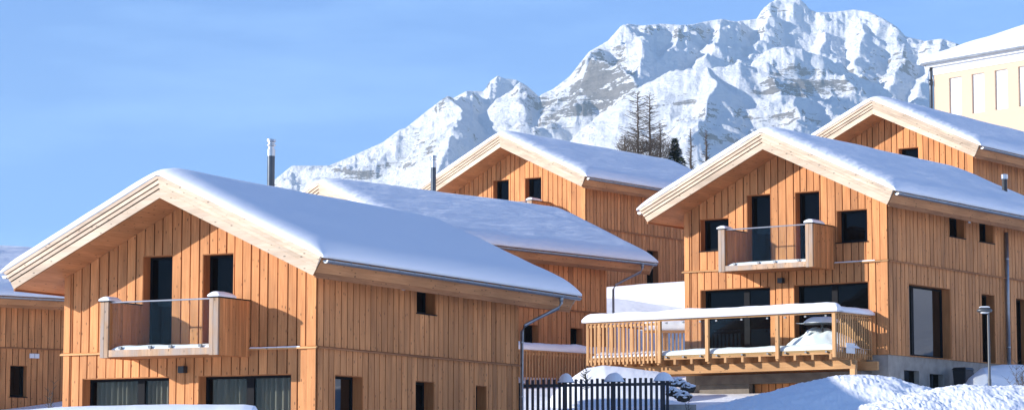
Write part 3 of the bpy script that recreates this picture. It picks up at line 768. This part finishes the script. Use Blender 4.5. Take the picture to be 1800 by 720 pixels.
def ground_z(x, y):
    r = np.hypot(x, y - 60); k = np.clip((r - 170) / 500, 0, 1); k = k * k * (3 - 2 * k)
    far = -25 - 50 * np.clip((r - 600) / 3000, 0, 1)
    S = lambda t: (lambda u: u * u * (3 - 2 * u))(np.clip(t, 0, 1))
    bounce_hill = 120 * S((x - 80) / 320) * S((x / np.maximum(y, 1.) - .25) / .25) * S((900 - y) / 600) * S((y + 900) / 600)   # slope added out of view to bounce sunlight onto the shaded walls
    return bounce_hill + np.where(k < 1, terr(np.clip(x, -230, 230), np.clip(y, -120, 300)), 0) * (1 - k) + far * k
g1 = np.arange(-40, 60.1, .8); g2 = np.geomspace(1.2, 3000, 60)
gx = np.concatenate([-40 - g2[::-1], g1, 60 + g2]); h1 = np.arange(15, 190.1, .9); gy = np.concatenate([15 - g2[::-1], h1, 190 + g2 * 1.93])
GX, GY = np.meshgrid(gx, gy, indexing='ij'); GZ = ground_z(GX, GY)
for i in range(len(gx)):
    for j in range(len(gy)):
        if abs(gx[i]) < 80 and 10 < gy[j] < 220:
            p = Vector((gx[i] * .22, gy[j] * .22, 0)); GZ[i, j] += .14 * noise.noise(p) + .05 * noise.noise(p * 4)
tag(grid_mesh('snow_ground', np.stack([GX, GY, GZ], -1), 'snow_ground'), kind='structure')

# ------------------------------------------------------------------ ploughed snow banks (crest line given, real depth)
def bank(name, label, crest, depth_f, depth_b, mat, rough, seed, lump=1., foot=.8, nx=260, ny=70, cat='snow bank', dz=0.):
    cr = [at(px, py, Y) for px, py, Y in crest]; xs = np.array([c.x for c in cr]); ys = np.array([c.y for c in cr]); zs = np.array([c.z for c in cr])
    X = np.linspace(xs[0], xs[-1], nx); cy = np.interp(X, xs, ys); cz = np.interp(X, xs, zs)
    ker = np.hanning(9); ker /= ker.sum(); cz = np.convolve(np.pad(cz, 4, 'edge'), ker, 'valid')
    P = np.zeros((nx, ny, 3)); V = np.linspace(-1, 1, ny)
    for i in range(nx):
        g = None
        for j in range(ny):
            v = V[j]; y = cy[i] + (v * depth_f if v < 0 else v * depth_b)
            base = float(ground_z(np.array(X[i]), np.array(y))) - .3 if j in (0, ny - 1) else None
            P[i, j] = (X[i], y, 0)
    base = ground_z(P[..., 0], P[..., 1]) - .25
    prof = np.cos(V * PI / 2) ** 1.2
    for i in range(nx):
        ee = min(1, min(i, nx - 1 - i) / (nx * .06))
        for j in range(ny):
            x, y = P[i, j, 0], P[i, j, 1]
            q = Vector((x * 1.1, y * 1.1, seed))
            nn = noise.noise(q) * .35 + noise.noise(q * 2.7) * .28 + abs(noise.noise(q * 6.3)) * .30 * lump + noise.noise(q * 15) * .09 * lump
            P[i, j, 2] = base[i, j] + (cz[i] - base[i, j]) * prof[j] * (ee ** .5 if foot else 1) + rough * nn * min(1, prof[j] * 3)
    return tag(grid_mesh(name, P, mat), label, cat)
bank('snow_bank', 'long smooth snow bank rising to a crest below the terrace, mostly in blue shade', [(1195, 730, 78), (1235, 718, 78), (1290, 704, 77.5), (1340, 692, 77), (1400, 676, 77), (1450, 665, 77), (1490, 659, 77), (1520, 658, 77), (1560, 664, 77), (1600, 675, 77), (1640, 686, 77), (1700, 700, 77)], 5.5, 3., 'snow_lump', .17, 3, lump=1.1, nx=300, ny=100)
bank('snow_bank', 'rough sunlit bank of ploughed snow lumps in the bottom right corner', [(1480, 735, 72), (1510, 715, 72), (1550, 706, 72), (1590, 695, 72.5), (1630, 687, 73), (1665, 679, 73), (1700, 677, 73), (1760, 681, 73), (1800, 680, 73), (1860, 676, 73), (1950, 690, 73)], 5.5, 3., 'snow_lump', .19, 11, lump=1.2, nx=340, ny=110)
bank('snow_bank', 'low snow bank along the bottom edge before the nearest chalet', [(-30, 722, 52), (60, 718, 52), (120, 714, 52), (220, 711, 52), (340, 710, 52), (430, 710, 52), (462, 715, 52), (480, 732, 52)], 3., 3., 'snow', .03, 19, lump=.3)
bank('snow_bank', 'bright sunlit snow bank behind the terrace, between the shaded walls', [(1050, 506, 119.6), (1080, 503, 119.2), (1140, 498, 118.2), (1205, 494, 117.2), (1260, 490, 116.4)], 1.7, 2., 'snow', .03, 23, lump=.3)
bank('snow_bank', 'sunlit snow mound behind the picket fence under the terrace corner', [(960, 700, 87), (985, 680, 87), (1010, 660, 87), (1030, 647, 87), (1062, 641, 87), (1110, 646, 87.), (1160, 654, 87), (1200, 690, 87)], 3., 2., 'snow', .05, 29, lump=.4)
bank('snow_bank', 'smooth drift of snow against the foundation of the right chalet', [(1690, 690, 87.5), (1706, 662, 87.5), (1725, 646, 87.5), (1760, 640, 88), (1800, 640, 88.5), (1860, 642, 89), (1950, 650, 89)], 2.5, 3., 'snow', .04, 37, lump=.2)

# ------------------------------------------------------------------ boulder wall by the garage
def boulder(loc, r, seed, label):
    bm = bmesh.new(); bmesh.ops.create_icosphere(bm, subdivisions=4, radius=1)
    for v in bm.verts:
        n = noise.noise(v.co * 1.3 + Vector((seed, 0, 0))) * .45 + noise.noise(v.co * 3.1 + Vector((seed, 0, 4))) * .30
        v.co *= 1 + n; v.co.x *= r[0]; v.co.y *= r[1]; v.co.z *= r[2]
    root = empty('boulder', loc, seed, label=label, cat='rock', group='dark boulders beside the garage')
    me = bpy.data.meshes.new('stone'); bm.to_mesh(me); bm.free(); me.materials.append(M['rock']); o = bpy.data.objects.new('stone', me); C.objects.link(o); o.parent = root
    bm = bmesh.new(); bm.from_mesh(me)
    dl = [f for f in bm.faces if f.normal.z < .55 + .4 * noise.noise(f.calc_center_median() * 5)]
    bmesh.ops.delete(bm, geom=dl, context='FACES')
    for v in bm.verts: v.co.z += .05; 
    m2 = bpy.data.meshes.new('snow_cap'); bm.to_mesh(m2); bm.free(); m2.materials.append(M['snow'])
    s = bpy.data.objects.new('snow_cap', m2); C.objects.link(s); s.parent = root
    so = s.modifiers.new('thick', 'SOLIDIFY'); so.thickness = .06
    for p in m2.polygons: p.use_smooth = True
lb = ['dark boulder right of the fence end, top of the pile', 'dark boulder touching the garage corner', 'dark boulder low behind the fence end post', 'snow dusted boulder between the fence end and garage corner']
for i, (px, py, Y, r) in enumerate([(1192, 673, 83.4, (.30, .25, .13)), (1208, 682, 83.2, (.22, .24, .14)), (1183, 689, 82, (.22, .25, .12)), (1200, 697, 81.8, (.27, .25, .13))]):
    boulder(at(px, py, Y), r, i * 2.3 + 1, lb[i])
q = at(1198, 718, 81)
CW = MB(); CW.box(-.55, .45, -.15, .15, -1.0, .14); cw = tag(CW.build('garden_wall', 'concrete'), 'low pale concrete wall at the foot of the boulders', 'wall'); cw.location = q

# ------------------------------------------------------------------ plants
def limb(mb, p0, d, L, r, seg=5, up=.1, rnd=random):
    pts = [Vector(p0)]; d = Vector(d).normalized(); rr = [r]
    for i in range(seg):
        d = (d + Vector((rnd.uniform(-.12, .12), rnd.uniform(-.12, .12), up * rnd.uniform(.3, 1.2)))).normalized()
        pts.append(pts[-1] + d * L / seg); rr.append(r * (1 - (i + 1) / seg * .8))
    mb.tube(pts, rr, 4, cap=False); return pts
def larch(px, ytop, Y, H, label, seed, spread=1.):
    rnd = random.Random(seed); t = at(px, ytop, Y); gz = t.z - H
    root = empty('larch_tree', (t.x, t.y, gz), 0, label=label, cat='tree', group='bare larches behind the centre chalet')
    tr = MB(); n = 14; pts = [(rnd.uniform(-.03, .03) * (i > 0), rnd.uniform(-.03, .03), H * i / n) for i in range(n + 1)]
    tr.tube(pts, [.13 * (1 - i / n) ** .8 + .012 for i in range(n + 1)], 7); tr.build('trunk', 'bark', root)
    cr = MB(); z = H * .18
    while z < H * .99:
        k = (1 - z / H); L = (.35 + 2.1 * k ** .8) * rnd.uniform(.6, 1.1) * spread
        a = rnd.uniform(0, 2 * PI)
        pts = limb(cr, (0, 0, z), (math.cos(a), math.sin(a), rnd.uniform(-.15, .35)), L, .022 + .014 * k, 5, .10, rnd)
        for p in pts[1:]:
            for s in (1, -1):
                if True:
                    aa = a + s * rnd.uniform(.5, 1.2); limb(cr, p, (math.cos(aa), math.sin(aa), rnd.uniform(-.3, .3)), L * rnd.uniform(.2, .45), .013, 3, .05, rnd)
        z += rnd.uniform(.03, .075) * (1 + .5 * k)
    cr.build('crown', 'bark', root, normals=False)
larch(1121, 163, 182, 8.2, 'tallest bare larch of the left pair behind the centre roof', 1)
larch(1142, 166, 184, 8.0, 'bare larch just right of the tallest one', 2)
larch(1098, 236, 183, 4.6, 'small bare larch at the left of the larch pair', 3, .7)
larch(1160, 216, 186, 5.6, 'bare larch between the pair and the dark spruce', 4, .7)
larch(1214, 226, 180, 5.6, 'thin bare larch just right of the dark spruce', 5, .3)
larch(1241, 228, 181, 5.4, 'thin bare larch nearest the right chalet roof', 6, .35)
def spruce(loc, H, R_, label, seed, n=1500, snowy=True, name='spruce_tree', leaf=.12):
    rnd = random.Random(seed); root = empty(name, loc, 0, label=label, cat='tree')
    tr = MB(); tr.tube([(0, 0, -.3), (0, 0, H * .5), (0, 0, H)], [.02 * H + .01, .012 * H, .006], 7); tr.build('trunk', 'bark', root)
    cr = MB(); sn = MB()
    for i in range(n):
        z = H * (.05 + .94 * rnd.random() ** 1.2); k = 1 - z / H; a = rnd.uniform(0, 2 * PI)
        lay = .72 + .28 * math.sin(z * 9 / max(H / 4, .4) + math.sin(a * 3) * 1.5); r = R_ * k * lay * (rnd.random() ** .45)
        c = Vector((r * math.cos(a), r * math.sin(a), z - r * .25)); s = leaf * rnd.uniform(.6, 1.4)
        d = Vector((math.cos(a), math.sin(a), rnd.uniform(-.6, .2))).normalized(); t = d.cross(Vector((rnd.uniform(-1, 1), rnd.uniform(-1, 1), 1))).normalized()
        (sn if snowy and rnd.random() < .13 else cr).add([c - d * s, c + t * s * .35, c + d * s * 1.3, c - t * s * .35], [(0, 1, 2, 3)])
    o = cr.build('crown', 'needle', root, normals=False)
    if sn.v: sn.build('snow_dusting', 'snow', root, normals=False)
t = at(1186, 243, 184); spruce((t.x, t.y, t.z - 3.4), 3.4, 1.7, 'dark green spruce behind the right end of the centre roof', 5, 4200, leaf=.17)
for px_, w_b, lb_ in ((1108, .9, 'brown leafless bush at the foot of the left larches'), (1133, 1.0, 'brown leafless bush between the two tall larches'), (1158, .8, 'brown leafless bush just left of the dark spruce')):
    rnd = random.Random(px_); bq = at(px_, 272, 181); m = MB()
    for i in range(60):
        a = rnd.uniform(0, 2 * PI); limb(m, (rnd.uniform(-w_b, w_b) * .8, rnd.uniform(-w_b, w_b), -.2), (math.cos(a) * .5, math.sin(a) * .5, 1), rnd.uniform(.8, 1.9), .016, 5, .02, rnd)
        for _ in range(3):
            limb(m, (rnd.uniform(-w_b, w_b), rnd.uniform(-w_b, w_b), rnd.uniform(.2, .9)), (rnd.uniform(-1, 1), rnd.uniform(-1, 1), .8), .5, .012, 3, .02, rnd)
    o = tag(m.build('bare_bush', 'bark', normals=False), lb_, 'bush'); o.location = bq
t = at(1030, 648, 82); spruce((t.x, t.y, t.z - 1.0), 1.0, .42, 'tiny young fir poking above the fence', 6, 0, False, 'fir_sapling')
fs_root = [o for o in bpy.data.objects if o.name == 'fir_sapling'][0]
rnd = random.Random(9); cr = MB()
for k in range(26):
    z = .35 + .62 * k / 26; a = rnd.uniform(0, 2 * PI); L = .38 * (1.15 - z) + .06
    pts = limb(cr, (0, 0, z), (math.cos(a), math.sin(a), .35), L, .012, 4, .1, rnd)
    for p in pts:
        for q_ in range(7):
            d = Vector((rnd.uniform(-1, 1), rnd.uniform(-1, 1), rnd.uniform(-.3, .8))).normalized() * .05; t_ = d.cross(Vector((0, 0, 1))).normalized() * .008
            cr.add([p - t_, p + t_, p + d], [(0, 1, 2)])
cr.build('needles', 'needle', fs_root, normals=False)
for o in list(bpy.data.objects):
    if o.parent == fs_root and o.name.startswith('crown'): bpy.data.objects.remove(o)
def shrub(px, pbase, Y, H, n, label, seed, wid=.4):
    rnd = random.Random(seed); b = at(px, pbase, Y); m = MB()
    for i in range(n):
        a = rnd.uniform(0, 2 * PI); s = rnd.uniform(0, wid)
        pts = limb(m, (rnd.uniform(-.1, .1), rnd.uniform(-.1, .1), -.2), (math.cos(a) * s, math.sin(a) * s, 1), H * rnd.uniform(.5, 1.05), .011, 6, .02, rnd)
        for p in pts[2:]:
            for _ in range(2):
                aa = rnd.uniform(0, 2 * PI); limb(m, p, (math.cos(aa), math.sin(aa), .8), H * .18, .006, 3, .05, rnd)
    o = tag(m.build('bare_shrub', 'bark', normals=False), label, 'shrub'); o.location = b
shrub(1796, 690, 76, 1.3, 14, 'leafless twiggy shrub at the right edge above the lumpy snow', 3, .7)
shrub(88, 716, 56, .75, 3, 'few dry stems in front of the far left chalet', 4, .25)
shrub(1206, 722, 79, .8, 2, 'single dry stem before the garage corner', 5, .15)

# ------------------------------------------------------------------ mountain
def w_at(px, py, km):
    r = ray(px, py); h = math.hypot(r[0], r[1]); return r * (km * 1000 / h)
RG = [  # (steepness, [(px, py, km) ...])
 (.80, [(940,174,4.2),(973,158,4.2),(1002,134,4.25),(1035,91,4.3),(1069,72,4.4),(1093,45,4.45),(1105,42,4.5),(1165,42,4.6),(1198,44,4.6),(1241,38,4.7),(1270,33,4.7),(1293,40,4.8),(1332,33,4.9),(1339,21,4.9),(1356,4,4.9),(1370,-1,4.9),(1408,-1,4.9),(1437,21,4.9),(1466,21,4.9),(1504,17,4.9),(1532,21,4.85),(1556,33,4.8),(1580,48,4.75),(1594,64,4.7),(1628,72,4.7),(1656,67,4.65),(1690,79,4.6),(1800,110,4.6),(2100,170,4.5)]),
 (.80, [(1000,180,5.4),(947,168,5.3),(926,150,5.2),(907,140,5.2),(886,138,5.2),(875,133,5.2),(861,143,5.1),(850,160,5.0),(821,160,4.8),(806,167,4.6)]),
 (.75, [(806,167,4.6),(797,172,4.4),(787,168,4.3),(778,174,4.3),(749,196,4.3),(713,225,4.32),(702,228,4.32),(673,250,4.34),(622,273,4.36),(579,291,4.38),(514,291,4.4),(492,309,4.4),(400,380,4.4),(200,460,4.4)]),
 (.9, [(787,168,4.3),(812,188,4.15),(806,215,4.0),(790,262,3.75),(765,310,3.5)]),
 (.8, [(702,228,4.3),(705,250,4.2),(690,290,4.0)]),
 (.9, [(861,143,5.1),(856,165,4.95),(870,200,4.7),(882,235,4.5)]),
 (.9, [(1069,72,4.4),(1042,130,4.3),(1002,178,4.2),(955,212,4.15),(900,245,4.1),(800,300,4.1)]),
 (.8, [(1035,91,4.3),(1010,160,4.1),(960,190,4.0)]),
 (.9, [(1105,42,4.5),(1132,92,4.25),(1122,150,4.0),(1060,200,3.8)]),
 (.9, [(1198,44,4.6),(1190,75,4.45),(1160,105,4.25)]),
 (.9, [(1270,33,4.7),(1262,70,4.5),(1240,100,4.3)]),
 (.72, [(1345,110,3.72),(1300,112,3.7),(1240,115,3.7),(1190,122,3.72),(1150,137,3.75),(1100,166,3.83),(1060,196,3.9),(1000,240,3.95),(900,300,4.0)]),
 (.95, [(1240,115,3.7),(1256,140,3.6),(1240,185,3.45),(1222,240,3.25)]),
 (.95, [(1318,118,4.2),(1350,90,4.1),(1385,76,4.1),(1430,86,4.1),(1470,104,4.1),(1505,125,4.15)]),
 (.7, [(1500,160,3.75),(1400,166,3.6),(1350,178,3.55),(1290,208,3.5),(1240,250,3.5),(1200,300,3.5)]),
 (2.9, [(1316,128,4.05),(1330,112,4.05),(1400,104,4.05),(1460,108,4.05),(1500,128,4.05)]),
 (2.1, [(1040,95,4.18),(1085,105,4.12),(1118,140,4.0)]),
 (.8, [(1400,166,3.6),(1405,200,3.45),(1385,260,3.25)]),
 (.9, [(1504,17,4.9),(1522,60,4.7),(1505,110,4.45),(1515,150,4.3),(1480,200,4.0)]),
 (.9, [(1594,64,4.7),(1588,110,4.5),(1560,160,4.2),(1530,220,3.9)]),
 (.9, [(1656,67,4.65),(1640,120,4.4),(1600,180,4.1)]),
 (.9, [(1356,4,4.9),(1345,50,4.7),(1312,98,4.4)]),
 (.9, [(1437,21,4.9),(1450,60,4.7),(1440,84,4.5)]),
]
NA, NR = 1400, 480
PX = np.linspace(330, 1960, NA); RR = np.linspace(2500, 6000, NR)
dirs = np.array([ray(p, 200)[:2] for p in PX]); dirs /= np.linalg.norm(dirs, axis=1)[:, None]
MX = dirs[:, 0][:, None] * RR[None]; MY = dirs[:, 1][:, None] * RR[None]
# warp + noise fields
fx = np.zeros((NA, NR)); fy = np.zeros_like(fx); fr = np.zeros_like(fx); fd = np.zeros_like(fx); ff = np.zeros_like(fx)
for i in range(NA):
    for j in range(NR):
        x, y = MX[i, j], MY[i, j]
        fx[i, j] = noise.noise(Vector((x / 180, y / 180, 3.))) * 6 + noise.noise(Vector((x / 60, y / 60, 9.))) * 5
        fy[i, j] = noise.noise(Vector((x / 180, y / 180, 33.))) * 6
        fr[i, j] = noise.ridged_multi_fractal(Vector((x / 330, y / 330, 5.)), 1.0, 2.1, 6, 1.0, 2.0)
        ff[i, j] = noise.ridged_multi_fractal(Vector((x / 62, y / 260 + x / 400, 8.)), .8, 2.2, 4, 1.0, 2.0)
        fd[i, j] = noise.ridged_multi_fractal(Vector((x / 75, y / 100, 2.)), .8, 2.2, 4, 1.0, 2.0)
WX, WY = MX + fx + (ff - 1.1) * 1, MY + fy + (fd - 1.1) * 8
H = np.full((NA, NR), -1e9); PYv = None
for k, pl in RG:
    k = k * .82
    pts = [w_at(*p) for p in pl]
    for a, b in zip(pts[:-1], pts[1:]):
        d = b - a; L2 = d[0] ** 2 + d[1] ** 2
        t = np.clip(((WX - a[0]) * d[0] + (WY - a[1]) * d[1]) / L2, 0, 1)
        ds = np.hypot(WX - a[0] - t * d[0], WY - a[1] - t * d[1])
        h = a[2] + t * d[2] - k * ds * (1 - .25 * np.clip(ds / 1500, 0, 1))
        # smooth maximum keeps valleys rounded
        H = np.maximum(H, h)
base = 120 + (MY - 2500) * .03
H = np.maximum(H, base)
ker = np.array([.25, .5, .25])
for _ in range(1):
    H[1:-1] = H[:-2] * .25 + H[1:-1] * .5 + H[2:] * .25; H[:, 1:-1] = H[:, :-2] * .25 + H[:, 1:-1] * .5 + H[:, 2:] * .25
GXp = np.repeat(PX[:, None], NR, 1)
def py_of(x, y, z):
    d = y * math.cos(PITCH) + z * math.sin(PITCH); q = -y * math.sin(PITCH) + z * math.cos(PITCH); return 360 - F_PX * q / d
GY_ = py_of(MX, MY, H)
def blob(cx, cy, rx, ry, p=4): return np.exp(-(np.abs((GXp - cx) / rx) ** p + np.abs((GY_ - cy) / ry) ** p))
calm = np.clip(1.05 - .97 * blob(1225, 145, 100, 40)- .6 * blob(1110, 210, 80, 40) - .6 * blob(1480, 60, 100, 25) - .5 * blob(840, 190, 60, 40) - .5 * blob(1150, 90, 60, 25), .1, 1)
H += calm * ((fr - 1.1) * 11 + (fd - 1.1) * 8 + (ff - 1.1) * 3)
# cliffs: terracing of the two rock bands, located on the face
GY_ = py_of(MX, MY, H)
rockm = np.clip(1.0 * blob(1410, 140, 92, 24) + .95 * blob(1075, 130, 48, 46) + .7 * blob(1180, 56, 70, 12) + .5 * blob(1560, 100, 50, 50) + .8 * blob(1000, 170, 55, 40) + .45 * blob(1370, 20, 40, 18) + .8 * blob(1360, 215, 110, 34) + .6 * blob(1200, 172, 24, 11) + .5 * blob(640, 285, 60, 25) + .6 * blob(820, 166, 14, 8) + .6 * blob(787, 180, 18, 14) + .5 * blob(720, 260, 50, 40) + .3 * blob(930, 170, 40, 40), 0, 1)
ter = np.sin(H / 9. + fx / 12) * 3.6
H += ter * (.22 * calm + rockm)
# silhouette fitting per bearing
SIL = [(200,470),(330,405),(400,380),(450,345),(492,309),(514,291),(579,291),(622,273),(673,250),(702,228),(713,225),(749,196),(778,174),(787,168.6),(797.6,172),(806.6,167),(821,159.6),(850,160.7),(855,154),(861,143),(875,133),(886,138),(907.7,140.4),(926,150.6),(940,163),(947.4,170),(952,166),(973,156),(1002,134),(1035.6,91),(1069,72),(1093,45),(1105,42),(1130,45),(1164.6,42),(1198,44),(1220,43),(1241,38),(1270,33.5),(1293.6,38),(1332,33.4),(1339,21.5),(1345,14),(1355.7,5),(1364,1),(1370,-1),(1408,-1),(1418,7),(1425,16),(1437,21.5),(1465.6,21.5),(1504,17),(1532.5,21.5),(1556,33),(1580,48),(1594.6,64.5),(1628,72),(1656.7,68),(1671,72),(1690,79),(1800,110),(2100,170)]
sx = [p[0] for p in SIL]; sy = np.interp(PX, sx, [p[1] for p in SIL])
tgt = np.array([(lambda r: r[2] / math.hypot(r[0], r[1]))(ray(p, q)) for p, q in zip(PX, sy)])
cur = (H / RR[None]).max(1); fac = tgt / cur
ker = np.hanning(121); ker /= ker.sum(); slow = np.convolve(np.pad(fac, 60, 'edge'), ker, 'valid')
ker = np.hanning(7); ker /= ker.sum(); quick = np.convolve(np.pad(fac, 3, 'edge'), ker, 'valid')
wgt = np.clip((H / RR[None]) / cur[:, None], 0, 1) ** 9          # only the crest follows the fine outline
H *= slow[:, None] + (quick - slow)[:, None] * wgt
H[:, -12:] *= np.linspace(1, .2, 12)[None]
mo = grid_mesh('mountain', np.stack([MX, MY, H], -1), 'snow')
mo['kind'] = 'structure'
a = mo.data.attributes.new('rock', 'FLOAT', 'POINT'); a.data.foreach_set('value', rockm.reshape(-1).astype(np.float32))
def mountain_mat():
    m, nt, b = new_mat('mountain_snow_and_rock'); L = nt.links.new
    b.inputs['Roughness'].default_value = .85; b.inputs['Specular IOR Level'].default_value = .1
    ge = N(nt, 'ShaderNodeNewGeometry'); sp = N(nt, 'ShaderNodeSeparateXYZ'); L(ge.outputs['Normal'], sp.inputs[0])
    tc = N(nt, 'ShaderNodeTexCoord'); at_ = N(nt, 'ShaderNodeAttribute', attribute_name='rock')
    def nz(scale, det, rough=.6, stretch=(1, 1, 1)):
        mp = N(nt, 'ShaderNodeMapping'); mp.inputs['Scale'].default_value = stretch; L(tc.outputs['Object'], mp.inputs['Vector'])
        n = N(nt, 'ShaderNodeTexNoise', Scale=scale, Detail=det, Roughness=rough); L(mp.outputs[0], n.inputs['Vector']); return n
    def math_(op, a, b_=None):
        n = N(nt, 'ShaderNodeMath', operation=op)
        for i, v in enumerate((a, b_)):
            if v is None: continue
            if isinstance(v, (int, float)): n.inputs[i].default_value = v
            else: L(v, n.inputs[i])
        return n.outputs[0]
    strata = nz(.014, 8, .74, (1, 1, 7.)); patch = nz(.09, 7, .75, (1, .7, 2.)); big = nz(.006, 4, .6)
    # rockiness = steepness + noise + mapped bands
    steep = math_('SUBTRACT', 1.0, sp.outputs['Z'])
    s1 = math_('MULTIPLY', steep, 1.15)
    s2 = math_('ADD', s1, math_('MULTIPLY', math_('SUBTRACT', strata.outputs['Fac'], .5), math_('ADD', 1.4, math_('MULTIPLY', at_.outputs['Fac'], 3.4))))
    s3 = math_('ADD', s2, math_('MULTIPLY', math_('SUBTRACT', patch.outputs['Fac'], .5), 1.5))
    s3 = math_('ADD', s3, math_('MULTIPLY', math_('SUBTRACT', big.outputs['Fac'], .5), 1.7))
    s4 = math_('ADD', s3, math_('MULTIPLY', at_.outputs['Fac'], .42))
    mr = N(nt, 'ShaderNodeMapRange'); mr.inputs['From Min'].default_value = .66; mr.inputs['From Max'].default_value = .69; L(s4, mr.inputs['Value'])
    rc = N(nt, 'ShaderNodeValToRGB'); rc.color_ramp.elements[0].color = (.055, .05, .05, 1); rc.color_ramp.elements[1].color = (.30, .265, .235, 1)
    rc.color_ramp.elements[0].position = .3; rc.color_ramp.elements[1].position = .62; L(strata.outputs['Fac'], rc.inputs[0])
    mx = N(nt, 'ShaderNodeMix', data_type='RGBA'); L(mr.outputs[0], mx.inputs[0]); mx.inputs[6].default_value = (.95, .955, .965, 1); L(rc.outputs[0], mx.inputs[7])
    L(mx.outputs[2], b.inputs['Base Color'])
    bn = nz(.03, 9, .72, (1, .6, 1.6)); bp = N(nt, 'ShaderNodeBump', Strength=.9, Distance=18.); L(bn.outputs['Fac'], bp.inputs['Height'])
    bp2 = N(nt, 'ShaderNodeBump', Strength=.6, Distance=5.); L(patch.outputs['Fac'], bp2.inputs['Height']); L(bp.outputs[0], bp2.inputs['Normal'])
    L(bp2.outputs[0], b.inputs['Normal'])
    return m
mo.data.materials[0] = mountain_mat()

# ------------------------------------------------------------------ camera, sun, sky
cam = bpy.data.cameras.new('camera'); co = bpy.data.objects.new('camera', cam); C.objects.link(co); sc.camera = co
co.rotation_euler = (PI / 2 + PITCH, 0, 0); cam.sensor_width = 36; cam.lens = 36 * F_PX / 1800; cam.clip_start = .5; cam.clip_end = 30000
SAZ, SEL = math.atan2(-2.45, -.69), math.radians(17.2)        # towards the sun, measured from +Y to +X
sd = Vector((math.sin(SAZ) * math.cos(SEL), math.cos(SAZ) * math.cos(SEL), math.sin(SEL)))
sl = bpy.data.lights.new('sun', 'SUN'); sl.energy = 5.; sl.angle = math.radians(.53); sl.color = (1., .95, .88)
so = bpy.data.objects.new('sun', sl); C.objects.link(so); so.rotation_euler = sd.to_track_quat('Z', 'Y').to_euler(); so.location = (-40, -10, 40)
w = bpy.data.worlds.new('World'); sc.world = w; w.use_nodes = True; nt = w.node_tree; L = nt.links.new
bg = nt.nodes['Background']; sky = nt.nodes.new('ShaderNodeTexSky'); sky.sky_type = 'NISHITA'; sky.sun_disc = False
sky.sun_elevation = SEL; sky.sun_rotation = SAZ % (2 * PI); sky.altitude = 2400; sky.air_density = 1.; sky.dust_density = 0.; sky.ozone_density = 2.5
tc = nt.nodes.new('ShaderNodeTexCoord'); mp = nt.nodes.new('ShaderNodeMapping'); mp.inputs['Scale'].default_value = (3, 3, 16); mp.inputs['Rotation'].default_value = (.25, .15, 0)
nz = nt.nodes.new('ShaderNodeTexNoise'); nz.inputs['Scale'].default_value = 2.2; nz.inputs['Detail'].default_value = 7; nz.inputs['Roughness'].default_value = .55
L(tc.outputs['Generated'], mp.inputs[0]); L(mp.outputs[0], nz.inputs['Vector'])
rg = nt.nodes.new('ShaderNodeMapRange'); rg.inputs['From Min'].default_value = .48; rg.inputs['From Max'].default_value = .80; rg.inputs['To Max'].default_value = .26; L(nz.outputs['Fac'], rg.inputs['Value'])
mx = nt.nodes.new('ShaderNodeMix'); mx.data_type = 'RGBA'; L(rg.outputs[0], mx.inputs[0]); L(sky.outputs[0], mx.inputs[6]); mx.inputs[7].default_value = (7, 8, 8, 1)
hs = nt.nodes.new('ShaderNodeMix'); hs.data_type = 'RGBA'; hs.blend_type = 'MULTIPLY'; hs.inputs[0].default_value = 1; hs.inputs[7].default_value = (.67, .93, 1.36, 1); L(mx.outputs[2], hs.inputs[6]); L(hs.outputs[2], bg.inputs[0]); bg.inputs[1].default_value = .11
sc.view_settings.view_transform = 'Standard'; sc.view_settings.look = 'None'; sc.view_settings.exposure = .70; sc.view_settings.gamma = 1
sc.cycles.max_bounces = 12; sc.cycles.diffuse_bounces = 10; sc.cycles.glossy_bounces = 4; sc.cycles.transparent_max_bounces = 12

# ------------------------------------------------------------------ the air
m = MB(); m.box(-3060, 3080, -3000, 6100, -140, 965); hz_ = m.build('haze', 'snow'); hz_['kind'] = 'stuff'
hm_ = bpy.data.materials.new('air'); hm_.use_nodes = True; nt = hm_.node_tree; nt.nodes.remove(nt.nodes['Principled BSDF'])
pv_ = nt.nodes.new('ShaderNodeVolumePrincipled'); pv_.inputs['Density'].default_value = 1.1e-4; pv_.inputs['Color'].default_value = (.66, .87, 1, 1); pv_.inputs['Anisotropy'].default_value = 0
nt.links.new(pv_.outputs[0], nt.nodes['Material Output'].inputs['Volume']); hz_.data.materials[0] = hm_
